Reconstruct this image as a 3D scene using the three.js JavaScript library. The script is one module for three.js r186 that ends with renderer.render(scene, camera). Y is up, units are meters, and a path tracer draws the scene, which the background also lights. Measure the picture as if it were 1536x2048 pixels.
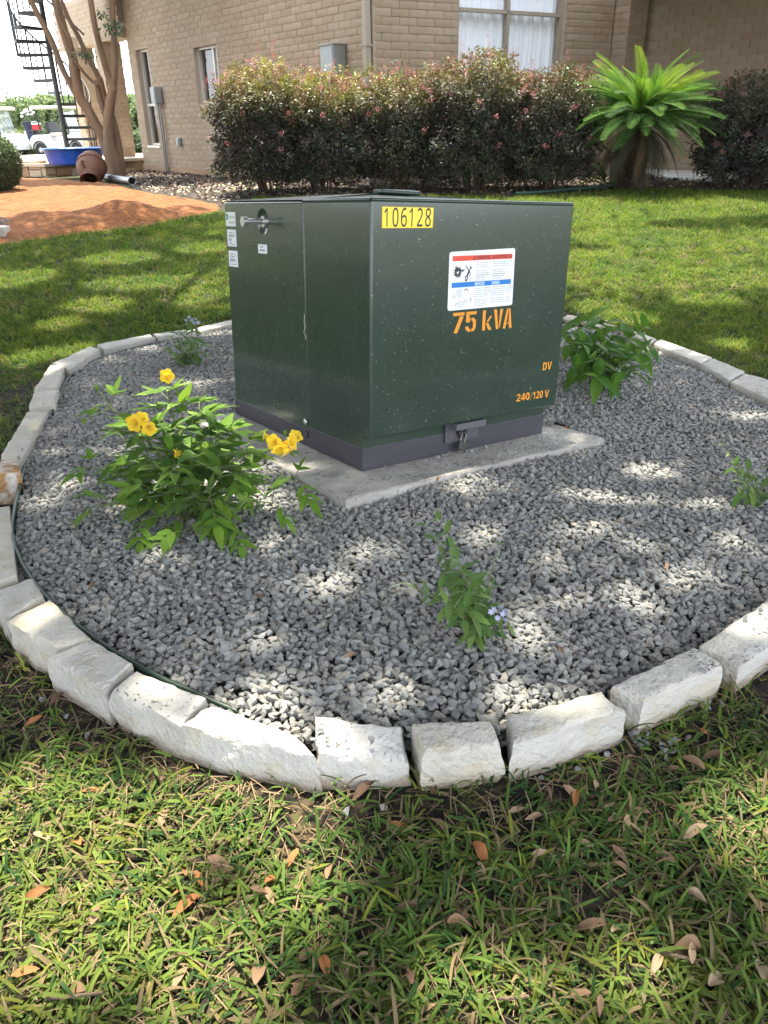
import * as THREE from 'three';
import { RoundedBoxGeometry } from 'three/addons/geometries/RoundedBoxGeometry.js';
import { mergeGeometries, mergeVertices, toCreasedNormals } from 'three/addons/utils/BufferGeometryUtils.js';
import { ImprovedNoise } from 'three/addons/math/ImprovedNoise.js';
import { ConvexGeometry } from 'three/addons/geometries/ConvexGeometry.js';
import { Brush, Evaluator, SUBTRACTION } from 'three-bvh-csg';
import { FontLoader } from 'three/addons/loaders/FontLoader.js';

// ------------------------------------------------------------------ camera, sky, sun, exposure
const V = (x, y, z) => new THREE.Vector3(x, y, z);
const scene = new THREE.Scene();
const CAM_H = 1.13, FOCAL = 1540, PITCH = 26.9 * Math.PI / 180, ROLL = -0.016;   // photograph is 1536 x 2048
const camF = V(0, -Math.sin(PITCH), -Math.cos(PITCH)), camR0 = V(1, 0, 0), camU0 = camR0.clone().cross(camF);
const camR = camR0.clone().multiplyScalar(Math.cos(ROLL)).addScaledVector(camU0, Math.sin(ROLL));
const camU = camU0.clone().multiplyScalar(Math.cos(ROLL)).addScaledVector(camR0, -Math.sin(ROLL));
const camera = new THREE.PerspectiveCamera(2 * Math.atan(1024 / FOCAL) * 180 / Math.PI, 0.75, 0.05, 3000);
camera.position.set(0, CAM_H, 0);
camera.quaternion.setFromRotationMatrix(new THREE.Matrix4().makeBasis(camR, camU, camF.clone().negate()));
scene.add(camera);

const SUN = V(-0.055, 0.97, -0.222).normalize();
const sun = new THREE.DirectionalLight(new THREE.Color(1.0, 0.91, 0.75), 3.85);
sun.position.copy(SUN).multiplyScalar(40); sun.target.position.set(0, 0, -6);
sun.position.add(sun.target.position);
sun.castShadow = true; sun.shadow.mapSize.set(4096, 4096); sun.shadow.radius = 1.6;
Object.assign(sun.shadow.camera, { left: -30, right: 30, top: 30, bottom: -30, near: 1, far: 120 });
scene.add(sun, sun.target);

{ // hazy summer sky: pale near the horizon, blue overhead, thin veil of high cloud, brighter round the sun
  const W = 512, H = 256, d = new Float32Array(W * H * 4), N = new ImprovedNoise();
  for (let j = 0; j < H; j++) for (let i = 0; i < W; i++) {
    const el = ((j + 0.5) / H - 0.5) * Math.PI, az = ((i + 0.5) / W - 0.5) * 2 * Math.PI;
    const x = Math.cos(el) * Math.cos(az), y = Math.sin(el), z = Math.cos(el) * Math.sin(az), k = (j * W + i) * 4;
    const t = Math.pow(Math.max(0, y), 0.55);
    let r = 1.08 + (0.60 - 1.08) * t, g = 1.11 + (0.74 - 1.11) * t, b = 1.13 + (0.95 - 1.13) * t;
    const q = y > 0.02 ? 2.2 / (y + 0.35) : 0;
    let c = 0; for (let o = 0, a = 0.5, f = 1; o < 4; o++, a *= 0.5, f *= 2.1) c += a * N.noise(x * q * f + 3.1, 4.7, z * q * f * 0.7 + 1.3);
    c = Math.min(1, Math.max(0, c * 1.5 + 0.38)) * Math.min(1, Math.max(0, y * 5)) * 0.62;
    r += (1.28 - r) * c; g += (1.29 - g) * c; b += (1.30 - b) * c;
    const cs = x * SUN.x + y * SUN.y + z * SUN.z, gl = 1.1 * Math.pow(Math.max(0, cs), 14);
    r += gl; g += gl * 0.96; b += gl * 0.88;
    if (y < 0) { r = 0.30; g = 0.32; b = 0.24; }
    d[k] = r; d[k + 1] = g; d[k + 2] = b; d[k + 3] = 1;
  }
  const t = new THREE.DataTexture(d, W, H, THREE.RGBAFormat, THREE.FloatType);
  t.mapping = THREE.EquirectangularReflectionMapping; t.magFilter = t.minFilter = THREE.LinearFilter; t.needsUpdate = true;
  scene.background = t; scene.environment = t;
}
const renderer = new THREE.WebGLRenderer({ antialias: true });
renderer.toneMapping = THREE.LinearToneMapping;
renderer.toneMappingExposure = 4.3;
renderer.shadowMap.enabled = true;
renderer.setSize(768, 1024);

// ------------------------------------------------------------------ helpers
function rng(seed) { let a = seed >>> 0; const f = () => { a = (a + 0x6D2B79F5) >>> 0; let t = Math.imul(a ^ (a >>> 15), 1 | a); t = (t + Math.imul(t ^ (t >>> 7), 61 | t)) ^ t; return ((t ^ (t >>> 14)) >>> 0) / 4294967296; };
  f.r = (lo, hi) => lo + (hi - lo) * f(); f.n = () => (f() + f() + f() - 1.5) * 1.15; f.pick = (l) => l[Math.floor(f() * l.length)]; return f; }
const NZ = new ImprovedNoise();
const noise = (x, y, z) => NZ.noise(x, y, z);
const fbm = (x, y, z, o = 4) => { let s = 0, a = 0.5, f = 1; for (let i = 0; i < o; i++) { s += a * NZ.noise(x * f, y * f, z * f); a *= 0.5; f *= 2.03; } return s; };
const clamp = (x, a = 0, b = 1) => Math.min(b, Math.max(a, x)), lerp = (a, b, t) => a + (b - a) * t;
const smooth = (a, b, x) => { const t = clamp((x - a) / (b - a)); return t * t * (3 - 2 * t); };
const col = (r, g, b) => new THREE.Color().setRGB(r, g, b);
const names = {};
function numbered(n) { const k = names[n] = (names[n] ?? -1) + 1; return k ? `${n}_${String(k).padStart(3, '0')}` : n; }
function shade(o) { o.traverse((m) => { if (m.isMesh) { m.castShadow = true; m.receiveShadow = true; } }); return o; }
function tag(o, label, category, group) { o.userData.label = label; o.userData.category = category; if (group) o.userData.group = group; return o; }
function thing(name, label, category, pos, group) { const g = new THREE.Group(); g.name = numbered(name); if (pos) g.position.copy(pos); scene.add(g); return tag(g, label, category, group); }
function part(name, geo, mat, parent) { const m = new THREE.Mesh(geo, mat); m.name = name; parent.add(m); return m; }
function struct(name, geo, mat, kind = 'structure') { const m = new THREE.Mesh(geo, mat); m.name = numbered(name); m.userData.kind = kind; scene.add(m); return m; }
function inst(name, geo, mat, mats, cols, parent) {
  const m = new THREE.InstancedMesh(geo, mat, mats.length); m.name = name;
  if (name === 'crown' || name === 'young_shoots') m.userData.kind = 'stuff';
  mats.forEach((t, i) => m.setMatrixAt(i, t)); if (cols) cols.forEach((c, i) => m.setColorAt(i, c));
  parent.add(m); return m;
}
const M4 = new THREE.Matrix4(), Q = new THREE.Quaternion();
const mat4 = (p, q, s) => new THREE.Matrix4().compose(p, q, typeof s === 'number' ? V(s, s, s) : s);
// pixel of the photograph (1536 x 2048) -> ray, points
const ray = (u, v) => camR.clone().multiplyScalar((u - 768) / FOCAL).addScaledVector(camU, (1024 - v) / FOCAL).add(camF);
const at = (u, v, z) => { const d = ray(u, v); return d.multiplyScalar(z / d.z).add(V(0, CAM_H, 0)); };
const onY = (u, v, y) => { const d = ray(u, v); return d.multiplyScalar((y - CAM_H) / d.y).add(V(0, CAM_H, 0)); };
function hit(u, v, f) { let y = 0, p; for (let i = 0; i < 40; i++) { p = onY(u, v, Math.min(y, CAM_H - 0.2)); y = lerp(y, f(p.x, p.z), 0.7); } p.y = f(p.x, p.z); return p; }
const pix = (p) => { const d = p.clone().sub(V(0, CAM_H, 0)), w = d.dot(camF); return [768 + FOCAL * d.dot(camR) / w, 1024 - FOCAL * d.dot(camU) / w, w]; };

class MB { // mesh builder: positions, uv, colours, indices
  constructor() { this.p = []; this.t = []; this.c = []; this.i = []; this.hc = false; }
  v(x, y, z, u = 0, w = 0, c) { this.p.push(x, y, z); this.t.push(u, w); if (c) { this.hc = true; this.c.push(c[0], c[1], c[2]); } else this.c.push(1, 1, 1); return this.p.length / 3 - 1; }
  tri(a, b, c) { this.i.push(a, b, c); }
  quad(a, b, c, d) { this.i.push(a, b, c, a, c, d); }
  geo(smoothed = true) { let g = new THREE.BufferGeometry(); g.setAttribute('position', new THREE.Float32BufferAttribute(this.p, 3)); g.setAttribute('uv', new THREE.Float32BufferAttribute(this.t, 2));
    if (this.hc) g.setAttribute('color', new THREE.Float32BufferAttribute(this.c, 3)); g.setIndex(this.i); if (!smoothed) g = g.toNonIndexed(); g.computeVertexNormals(); return g; }
  tube(path, rad, n = 8, cap = true, c) { // path of Vector3, radius number or array
    const R = (k) => Array.isArray(rad) ? rad[k] : rad; let prev = null, nx = null, L = 0; const rows = [];
    for (let k = 0; k < path.length; k++) {
      const t = (k === 0 ? path[1].clone().sub(path[0]) : k === path.length - 1 ? path[k].clone().sub(path[k - 1]) : path[k + 1].clone().sub(path[k - 1])).normalize();
      if (!nx) { nx = Math.abs(t.y) < 0.9 ? V(0, 1, 0).cross(t).normalize() : V(1, 0, 0).cross(t).normalize(); } else { nx.addScaledVector(t, -nx.dot(t)).normalize(); }
      const ny = t.clone().cross(nx); if (prev) L += path[k].distanceTo(prev); prev = path[k]; const row = [];
      for (let j = 0; j <= n; j++) { const a = j / n * 2 * Math.PI, r = R(k), x = Math.cos(a) * r, y = Math.sin(a) * r;
        row.push(this.v(path[k].x + nx.x * x + ny.x * y, path[k].y + nx.y * x + ny.y * y, path[k].z + nx.z * x + ny.z * y, j / n * 2 * Math.PI * r, L, c)); }
      rows.push(row);
    }
    for (let k = 0; k + 1 < rows.length; k++) for (let j = 0; j < n; j++) this.quad(rows[k][j], rows[k][j + 1], rows[k + 1][j + 1], rows[k + 1][j]);
    if (cap) for (const k of [0, rows.length - 1]) { const m = this.v(path[k].x, path[k].y, path[k].z, 0, 0, c); for (let j = 0; j < n; j++) k ? this.tri(m, rows[k][j], rows[k][j + 1]) : this.tri(m, rows[k][j + 1], rows[k][j]); }
    return this;
  }
  box(cx, cy, cz, sx, sy, sz, c) { // axis-aligned, flat faces with uv in metres
    const f = [[0, 1, 2, 1], [0, 1, 2, -1], [1, 2, 0, 1], [1, 2, 0, -1], [2, 0, 1, 1], [2, 0, 1, -1]], C = [cx, cy, cz], S = [sx / 2, sy / 2, sz / 2];
    for (const [a, b, n, s] of f) { const q = []; for (const [i, j] of [[-1, -1], [1, -1], [1, 1], [-1, 1]]) { const p = [0, 0, 0]; p[a] = C[a] + i * S[a]; p[b] = C[b] + j * S[b]; p[n] = C[n] + s * S[n]; q.push(this.v(...p, p[a === 1 ? b : a], a === 1 ? p[a] : p[b], c)); } s > 0 ? this.quad(...q) : this.quad(q[3], q[2], q[1], q[0]); }
    return this;
  }
}
const tubeGeo = (path, rad, n, cap) => new MB().tube(path, rad, n, cap).geo();
const curve = (pts, n, tension = 0.5) => new THREE.CatmullRomCurve3(pts, false, 'catmullrom', tension).getPoints(n);
function rbox(sx, sy, sz, r = 0.008, x = 0, y = 0, z = 0, seg = 2) { const g = new RoundedBoxGeometry(sx, sy, sz, seg, Math.min(r, sx / 2.01, sy / 2.01, sz / 2.01)); g.translate(x, y, z); return g; }
function merge(list) { return mergeGeometries(list.map((g) => { g = g.index ? g.toNonIndexed() : g; for (const k of Object.keys(g.attributes)) if (!['position', 'normal', 'uv'].includes(k)) g.deleteAttribute(k); return g; })); }

// ------------------------------------------------------------------ textures
function tileNoise(seed, period) { const R = rng(seed), G = new Float32Array(period * period).map(() => R());
  return (u, v) => { const x = u * period, y = v * period, i = Math.floor(x), j = Math.floor(y), fx = x - i, fy = y - j, sx = fx * fx * (3 - 2 * fx), sy = fy * fy * (3 - 2 * fy), g = (a, b) => G[((b % period + period) % period) * period + (a % period + period) % period];
    return lerp(lerp(g(i, j), g(i + 1, j), sx), lerp(g(i, j + 1), g(i + 1, j + 1), sx), sy); }; }
function tileFbm(seed, base, oct = 5) { const l = []; for (let o = 0; o < oct; o++) l.push(tileNoise(seed + o * 17, base << o)); return (u, v) => { let s = 0, a = 0.5, t = 0; for (const f of l) { s += a * f(u, v); t += a; a *= 0.55; } return s / t; }; }
function dataTex(n, fn, srgb = true, rep = 1) { const d = new Uint8Array(n * n * 4);
  for (let j = 0; j < n; j++) for (let i = 0; i < n; i++) { const c = fn((i + 0.5) / n, (j + 0.5) / n), k = (j * n + i) * 4; for (let q = 0; q < 3; q++) d[k + q] = clamp(c[q]) * 255; d[k + 3] = 255; }
  const t = new THREE.DataTexture(d, n, n); t.wrapS = t.wrapT = THREE.RepeatWrapping; t.magFilter = THREE.LinearFilter; t.minFilter = THREE.LinearMipmapLinearFilter; t.generateMipmaps = true; if (srgb) t.colorSpace = THREE.SRGBColorSpace; t.repeat.set(rep, rep); t.needsUpdate = true; return t; }
const S = (x) => x <= 0.0031308 ? 12.92 * x : 1.055 * Math.pow(x, 1 / 2.4) - 0.055, s3 = (r, g, b) => [S(r), S(g), S(b)];
const mixc = (a, b, t) => [lerp(a[0], b[0], t), lerp(a[1], b[1], t), lerp(a[2], b[2], t)];
const again = (t, rx, ry = rx) => { const c = t.clone(); c.repeat.set(rx, ry); c.needsUpdate = true; return c; };
const nA = tileFbm(11, 4), nB = tileFbm(29, 8), nC = tileFbm(47, 16, 4), nD = tileFbm(71, 32, 3);
const texGrain = dataTex(512, (u, v) => { const g = 0.5 + (nC(u, v) - 0.5) * 0.9 + (nD(u, v) - 0.5) * 0.6; return [g, g, g]; }, false);
const texRough = dataTex(512, (u, v) => { const g = 0.5 + (nA(u, v) - 0.5) * 0.8 + (nC(u, v) - 0.5) * 0.9 + (nD(u, v) - 0.5) * 0.4; return [g, g, g]; }, false);
const std = (o) => new THREE.MeshStandardMaterial(o), phys = (o) => new THREE.MeshPhysicalMaterial(o);
const leafMat = (c, o = {}) => phys({ color: c, roughness: 1, transmission: 0.36, thickness: 0, side: THREE.DoubleSide, clearcoat: 0.35, clearcoatRoughness: 0.38, ...o });

// ------------------------------------------------------------------ terrain
const PROFILE = [[-6, 0.02], [0, 0], [1.2, 0], [2.6, -0.04], [4.4, -0.105], [5.2, -0.09], [8, 0.05], [11.6, 0.23], [13, 0.24], [16, 0.16], [20, 0.13], [28, -0.05], [40, -0.33], [70, -0.7], [140, -1.0], [900, -1.2]];
function profile(d) { let k = 0; while (k < PROFILE.length - 2 && d > PROFILE[k + 1][0]) k++; const s = (i) => { const a = PROFILE[Math.max(0, i - 1)], b = PROFILE[Math.min(PROFILE.length - 1, i + 1)]; return (b[1] - a[1]) / (b[0] - a[0]); };
  const [x0, y0] = PROFILE[k], [x1, y1] = PROFILE[k + 1], h = x1 - x0, t = clamp((d - x0) / h), m0 = s(k) * h, m1 = s(k + 1) * h, t2 = t * t, t3 = t2 * t; return (2 * t3 - 3 * t2 + 1) * y0 + (t3 - 2 * t2 + t) * m0 + (3 * t2 - 2 * t3) * y1 + (t3 - t2) * m1; }
const lawn = (x, z) => profile(-z) + (-z > 4 && -z < 14 ? 0.02 * noise(x * 0.35, 3, z * 0.35) * smooth(4, 6, -z) : 0);
const bedPlane = (x, z) => 0.06 + 0.04 * (z + 1.3) - 0.01 * x - 0.046 * Math.exp(-((x - 1.0) ** 2 + (z + 2.82) ** 2) / 0.2);
const stoneTop = (x, z) => bedPlane(x, z) + 0.03;

// limestone blocks round the bed: top corners in photograph pixels [outer start, inner start, inner end, outer end], rough outer face?, label, darkness of the specks
const RING = [
  [[-75, 1030], [18, 1008], [32, 1148], [-62, 1185], 0, 'smooth white limestone block cut by the left picture edge, below the rust-stained block', 0.1],
  [[-12, 1180], [64, 1154], [90, 1194], [12, 1238], 1, 'small white limestone block wedged behind the chunky rough-faced corner block at left', 0.25],
  [[16, 1244], [98, 1196], [182, 1275], [112, 1296], 1, 'chunky limestone block with a broken rough buff face at the lower left of the ring', 0.25],
  [[92, 1313], [183, 1278], [267, 1328], [208, 1380], 0, 'white limestone block with a smooth sawn front beside bare dark soil', 0.3],
  [[217, 1382], [272, 1341], [412, 1394], [358, 1446], 1, 'limestone block with black lichen specks and a sunlit tan hollow on top', 0.9],
  [[360, 1446], [420, 1407], [594, 1470], [632, 1508], 1, 'longest limestone block of the front arc, tapering to a point at its right end', 0.35],
  [[637, 1504, -0.006], [628, 1432], [804, 1452, -0.008], [819, 1521, -0.034], 0, 'limestone block with loose grey pebbles on top and a ridged sawn front', 0.5],
  [[843, 1506], [823, 1444], [984, 1441], [1003, 1489], 1, 'squat white limestone block at the very front of the ring', 0.25],
  [[1027, 1488], [1018, 1430], [1205, 1378], [1245, 1421], 1, 'cream limestone block half in sun with a split tan left end', 0.12],
  [[1287, 1402], [1220, 1376], [1391, 1287], [1447, 1332], 0, 'limestone block covered in black specks with a clean sawn bluish front at right', 1.0],
  [[1481, 1327], [1400, 1287], [1600, 1150], [1690, 1200], 0, 'limestone block with a tan end face running out of the right picture edge', 0.7],
  [[1700, 1192], [1612, 1138], [1692, 1000], [1795, 1020], 1, 'limestone block just outside the right picture edge, nearer of the two', 0.3],
  [[1800, 1005], [1694, 990], [1680, 880], [1780, 880], 1, 'limestone block just outside the right picture edge, farther of the two', 0.3],
  [[1740, 845], [1672, 862], [1545, 795], [1600, 770], 0, 'limestone block at the right picture edge behind the sprig of weeds', 0.5],
  [[1590, 774], [1540, 797], [1462, 762], [1490, 744], 0, 'low speckled limestone block at the far right, nearest the picture edge', 0.6],
  [[1490, 742], [1458, 759], [1404, 726], [1427, 718], 0, 'short bright limestone block at the far right with a dark curl of leaf on top', 0.2],
  [[1424, 716], [1403, 725], [1308, 685], [1320, 678], 0, 'long pale limestone block at the far right next to the sunlit lawn', 0.3],
  [[1314, 676], [1303, 683], [1241, 662], [1251, 655], 0, 'limestone block dotted with pebbles behind the big leafy shrub at right', 0.6],
  [[1246, 654], [1236, 660], [1181, 647], [1195, 640], 1, 'limestone block seen through the top leaves of the right-hand shrub', 0.3],
  [[1190, 640], [1177, 646], [1122, 634], [1132, 628], 0, 'limestone block touching the right edge of the green cabinet in view', 0.3],
  [[1128, 627], [1115, 633], [1000, 622], [1008, 616], 0, 'limestone block hidden behind the green cabinet, rightmost', 0.3],
  [[1004, 615], [996, 621], [880, 616], [884, 610], 0, 'limestone block hidden behind the green cabinet, second from the right', 0.3],
  [[880, 610], [876, 616], [760, 617], [758, 611], 0, 'limestone block hidden behind the green cabinet, in the middle', 0.3],
  [[754, 611], [756, 617], [640, 622], [634, 616], 0, 'limestone block hidden behind the green cabinet, second from the left', 0.3],
  [[630, 616], [636, 622], [540, 632], [532, 626], 0, 'limestone block hidden behind the green cabinet, leftmost', 0.3],
  [[528, 626], [536, 632], [400, 661], [394, 654], 0, 'thin bright limestone block running behind the left edge of the green cabinet', 0.2],
  [[389, 656], [392, 663], [316, 672], [306, 667], 0, 'limestone block sunk in grass behind the little blue-flowered plant', 0.3],
  [[300, 668], [310, 674], [208, 698], [193, 690], 0, 'long bluish white limestone block at the far left, beside the dark green strip', 0.2],
  [[180, 693], [200, 699], [140, 738], [104, 727], 0, 'sunlit cream limestone block on the left rim, farthest above the rough one', 0.15],
  [[100, 727], [130, 731], [112, 777], [69, 772], 1, 'limestone block on the left rim with a craggy brown inner face', 0.3],
  [[69, 779], [117, 777], [109, 806], [57, 812], 0, 'short limestone block on the left rim with grey scuffs on top', 0.6],
  [[54, 822], [95, 818], [38, 926], [1, 914], 1, 'long sloping limestone block on the left rim with two dark pebbles on it', 0.2],
  [[-35, 928], [37, 927], [44, 957], [-40, 962], 1, 'limestone block with a rusty orange stain on top at the left picture edge', 0.2],
];
const ringW = RING.map((r) => r.slice(0, 4).map(([u, v, dy = 0]) => hit(u, v, (x, z) => stoneTop(x, z) + dy)));
// the bed's outline: inner edges of the blocks
const inner = [], outer = [];
for (const q of ringW) { inner.push(q[1], q[2]); outer.push(q[0], q[3]); }
const bedC = V(inner.reduce((s, p) => s + p.x, 0) / inner.length, 0, inner.reduce((s, p) => s + p.z, 0) / inner.length);
function polar(list) { // radius of the outline by direction
  const pts = list.map((p) => ({ a: Math.atan2(p.z - bedC.z, p.x - bedC.x), r: Math.hypot(p.x - bedC.x, p.z - bedC.z) })).sort((a, b) => a.a - b.a);
  return (x, z) => { const a = Math.atan2(z - bedC.z, x - bedC.x); let k = pts.findIndex((p) => p.a > a); if (k < 0) k = 0; const B = pts[k], A = pts[(k + pts.length - 1) % pts.length]; let da = B.a - A.a, t = a - A.a; if (da <= 0) da += 2 * Math.PI; if (t < 0) t += 2 * Math.PI; return lerp(A.r, B.r, clamp(t / da)); };
}
const rIn = polar(inner), rOut = polar(outer);
const dist = (x, z) => Math.hypot(x - bedC.x, z - bedC.z);
const inBed = (x, z, m = 0) => dist(x, z) < rIn(x, z) - m, inRing = (x, z, m = 0) => dist(x, z) < rOut(x, z) + m;

// pad-mounted cabinet frame (it has settled: it leans a little away from the camera and to the right)
const boxM = new THREE.Matrix4().makeBasis(V(0.81118956, -0.07911031, -0.57940751), V(0.02545233, 0.99464461, -0.10017126), V(0.58422913, 0.06651061, 0.80885886)).setPosition(-0.04297388, -0.96250743 + CAM_H, -2.43641799);
const boxI = boxM.clone().invert(), BASE = 0.125;
const padLocal = (u, v) => { const o = V(0, CAM_H, 0).applyMatrix4(boxI), d = ray(u, v).transformDirection(boxI); return o.addScaledVector(d, (-BASE - o.y) / d.y); };
const pf = padLocal(691, 998), pr = padLocal(1232, 882), PAD = { x0: pf.x, x1: pr.x, z1: pf.z, z0: -1.32 };
const padTop = (x, z) => { const l = V(x, 0, z), o = l.clone().applyMatrix4(boxI), up = V(0, 1, 0).transformDirection(boxI), t = (-BASE - o.y) / up.y; return t; };
const onPad = (x, z, m = 0) => { const l = V(x, padTop(x, z), z).applyMatrix4(boxI); return l.x > PAD.x0 - m && l.x < PAD.x1 + m && l.z > PAD.z0 - m && l.z < PAD.z1 + m; };
const bed = (x, z) => bedPlane(x, z) + 0.012 * noise(x * 2.2, 1, z * 2.2) + 0.006 * noise(x * 6, 2, z * 6) - 0.012 * smooth(0.12, 0, rIn(x, z) - dist(x, z));

// red dirt heap and mulch areas on the far left (outlines from ground points)
const dirtPoly = [[-40, 352], [50, 357], [130, 361], [215, 366], [300, 386], [380, 396], [446, 408], [440, 424], [360, 440], [280, 458], [170, 470], [70, 482], [-60, 496], [-150, 450], [-150, 380]].map(([u, v]) => hit(u, v, lawn));
function polyDist(P, x, z) { let d = 1e9, inside = false; for (let i = 0, j = P.length - 1; i < P.length; j = i++) { const a = P[i], b = P[j], dx = b.x - a.x, dz = b.z - a.z, t = clamp(((x - a.x) * dx + (z - a.z) * dz) / (dx * dx + dz * dz)); d = Math.min(d, Math.hypot(x - a.x - t * dx, z - a.z - t * dz)); if ((a.z > z) !== (b.z > z) && x < (b.x - a.x) * (z - a.z) / (b.z - a.z) + a.x) inside = !inside; } return inside ? d : -d; }
const mulchPoly = [[196, 352], [300, 386], [380, 397], [450, 412], [520, 398], [700, 396], [900, 394], [1040, 396], [1130, 392], [1230, 384], [1330, 383], [1420, 384], [1560, 384], [1700, 376]].map(([u, v]) => hit(u, v, lawn));
mulchPoly.push(V(9, 0, -11), V(7, 0, -14.5), V(4.5, 0, -16), V(0, 0, -13.6), V(-5.9, 0, -20.6), V(-6.3, 0, -17.2));
const inDirt = (x, z) => polyDist(dirtPoly, x, z), inMulch = (x, z) => polyDist(mulchPoly, x, z);

const soilSpots = [[1020, 1640, 70, 60], [1200, 1800, 60, 40], [60, 1330, 110, 60], [180, 1420, 110, 40], [700, 1590, 60, 25], [1090, 1580, 90, 40], [60, 1400, 70, 50], [880, 1610, 60, 20], [660, 1640, 60, 30], [1210, 1850, 40, 30], [80, 1450, 60, 40], [30, 790, 40, 20], [470, 1560, 60, 20]].map(([u, v, ru, rv]) => { const p = hit(u, v, lawn), a = hit(u + ru, v, lawn), b = hit(u, v + rv, lawn); return [p.x, p.z, Math.abs(a.x - p.x), Math.abs(b.z - p.z)]; });
function soil(x, z) { let s = 0; for (const [cx, cz, rx, rz] of soilSpots) { const q = Math.hypot((x - cx) / rx, (z - cz) / rz) + 0.35 * noise(x * 9, 5, z * 9); s = Math.max(s, 1 - smooth(0.6, 1.15, q)); } const d = dist(x, z) - rOut(x, z); s = Math.max(s, (1 - smooth(0.02, 0.17, d + 0.05 * noise(x * 7, 1, z * 7))) * 0.8); return s; }

{ // one ground sheet out to the horizon; finer near the camera
  const xs = [], zs = []; const grade = (n, f) => { const a = []; for (let i = -n; i <= n; i++) a.push(f(i / n)); return a; };
  for (const t of grade(110, (t) => Math.sign(t) * (9 * Math.abs(t) + 900 * Math.pow(Math.abs(t), 7)))) xs.push(t);
  for (let i = 0; i <= 190; i++) { const t = i / 190; zs.push(6 - 26 * t - 880 * Math.pow(t, 9)); }
  for (const z of [10, 20, 60, 200, 700]) zs.unshift(z);
  const b = new MB(), C = (x, z) => { const d = -z, n = 0.5 + fbm(x * 0.9, 7, z * 0.9, 3); let c = mixc([0.075, 0.055, 0.034], [0.15, 0.13, 0.065], clamp(n)); const s = soil(x, z); c = mixc(c, [0.045, 0.031, 0.021], s);
    const far = smooth(10, 17, d), g = mixc([0.10, 0.13, 0.035], [0.20, 0.19, 0.06], clamp(0.5 + fbm(x * 0.12, 2, z * 0.12, 3))); return mixc(c, g, Math.max(far, smooth(7, 12, Math.abs(x)))); };
  const id = zs.map((z) => xs.map((x) => { let y = lawn(x, z); if (inRing(x, z, -0.16)) y = Math.min(y, bedPlane(x, z) - 0.075); return b.v(x, y, z, x, z, C(x, z)); }));
  for (let j = 0; j + 1 < zs.length; j++) for (let i = 0; i + 1 < xs.length; i++) b.quad(id[j][i], id[j][i + 1], id[j + 1][i + 1], id[j + 1][i]);
  const soilTex = dataTex(512, (u, v) => { const n = nC(u, v), f = nD(u, v), k = clamp(0.55 + (n - 0.5) * 1.6 + (f - 0.5) * 1.2, 0.12, 1); return [k, k * 0.98, k * 0.95]; }, true);
  const g = b.geo(); struct('lawn_ground', g, std({ vertexColors: true, map: again(soilTex, 2.2), bumpMap: again(texRough, 2.2), bumpScale: 0.02, roughness: 1 }));
}

// ------------------------------------------------------------------ gravel bed
const gravelG = new THREE.Group(); gravelG.name = 'gravel'; gravelG.userData.kind = 'stuff'; scene.add(gravelG);
function rockGeo(seed, flat = 1) { const R = rng(seed), p = []; for (let i = 0; i < 13; i++) { const a = R() * 6.283, c = R.r(-1, 1), s = Math.sqrt(1 - c * c), r = R.r(0.8, 1.12); p.push(V(s * Math.cos(a) * r, c * r * 0.72 * flat, s * Math.sin(a) * r * R.r(0.72, 0.9))); } const g = new ConvexGeometry(p); g.computeVertexNormals(); g.setAttribute('uv', new THREE.Float32BufferAttribute(new Float32Array(g.attributes.position.count * 2).map((_, i) => g.attributes.position.getComponent(i >> 1, (i & 1) * 2)), 2)); return g; }
const rockGeos = [1, 2, 3, 4, 5, 6, 7, 8].map((s) => rockGeo(s * 7 + 3, s % 3 ? 1 : 0.75));
const gravelMat = std({ color: 0xffffff, roughness: 0.95, bumpMap: again(texRough, 0.35), bumpScale: 0.0016 });
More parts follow.
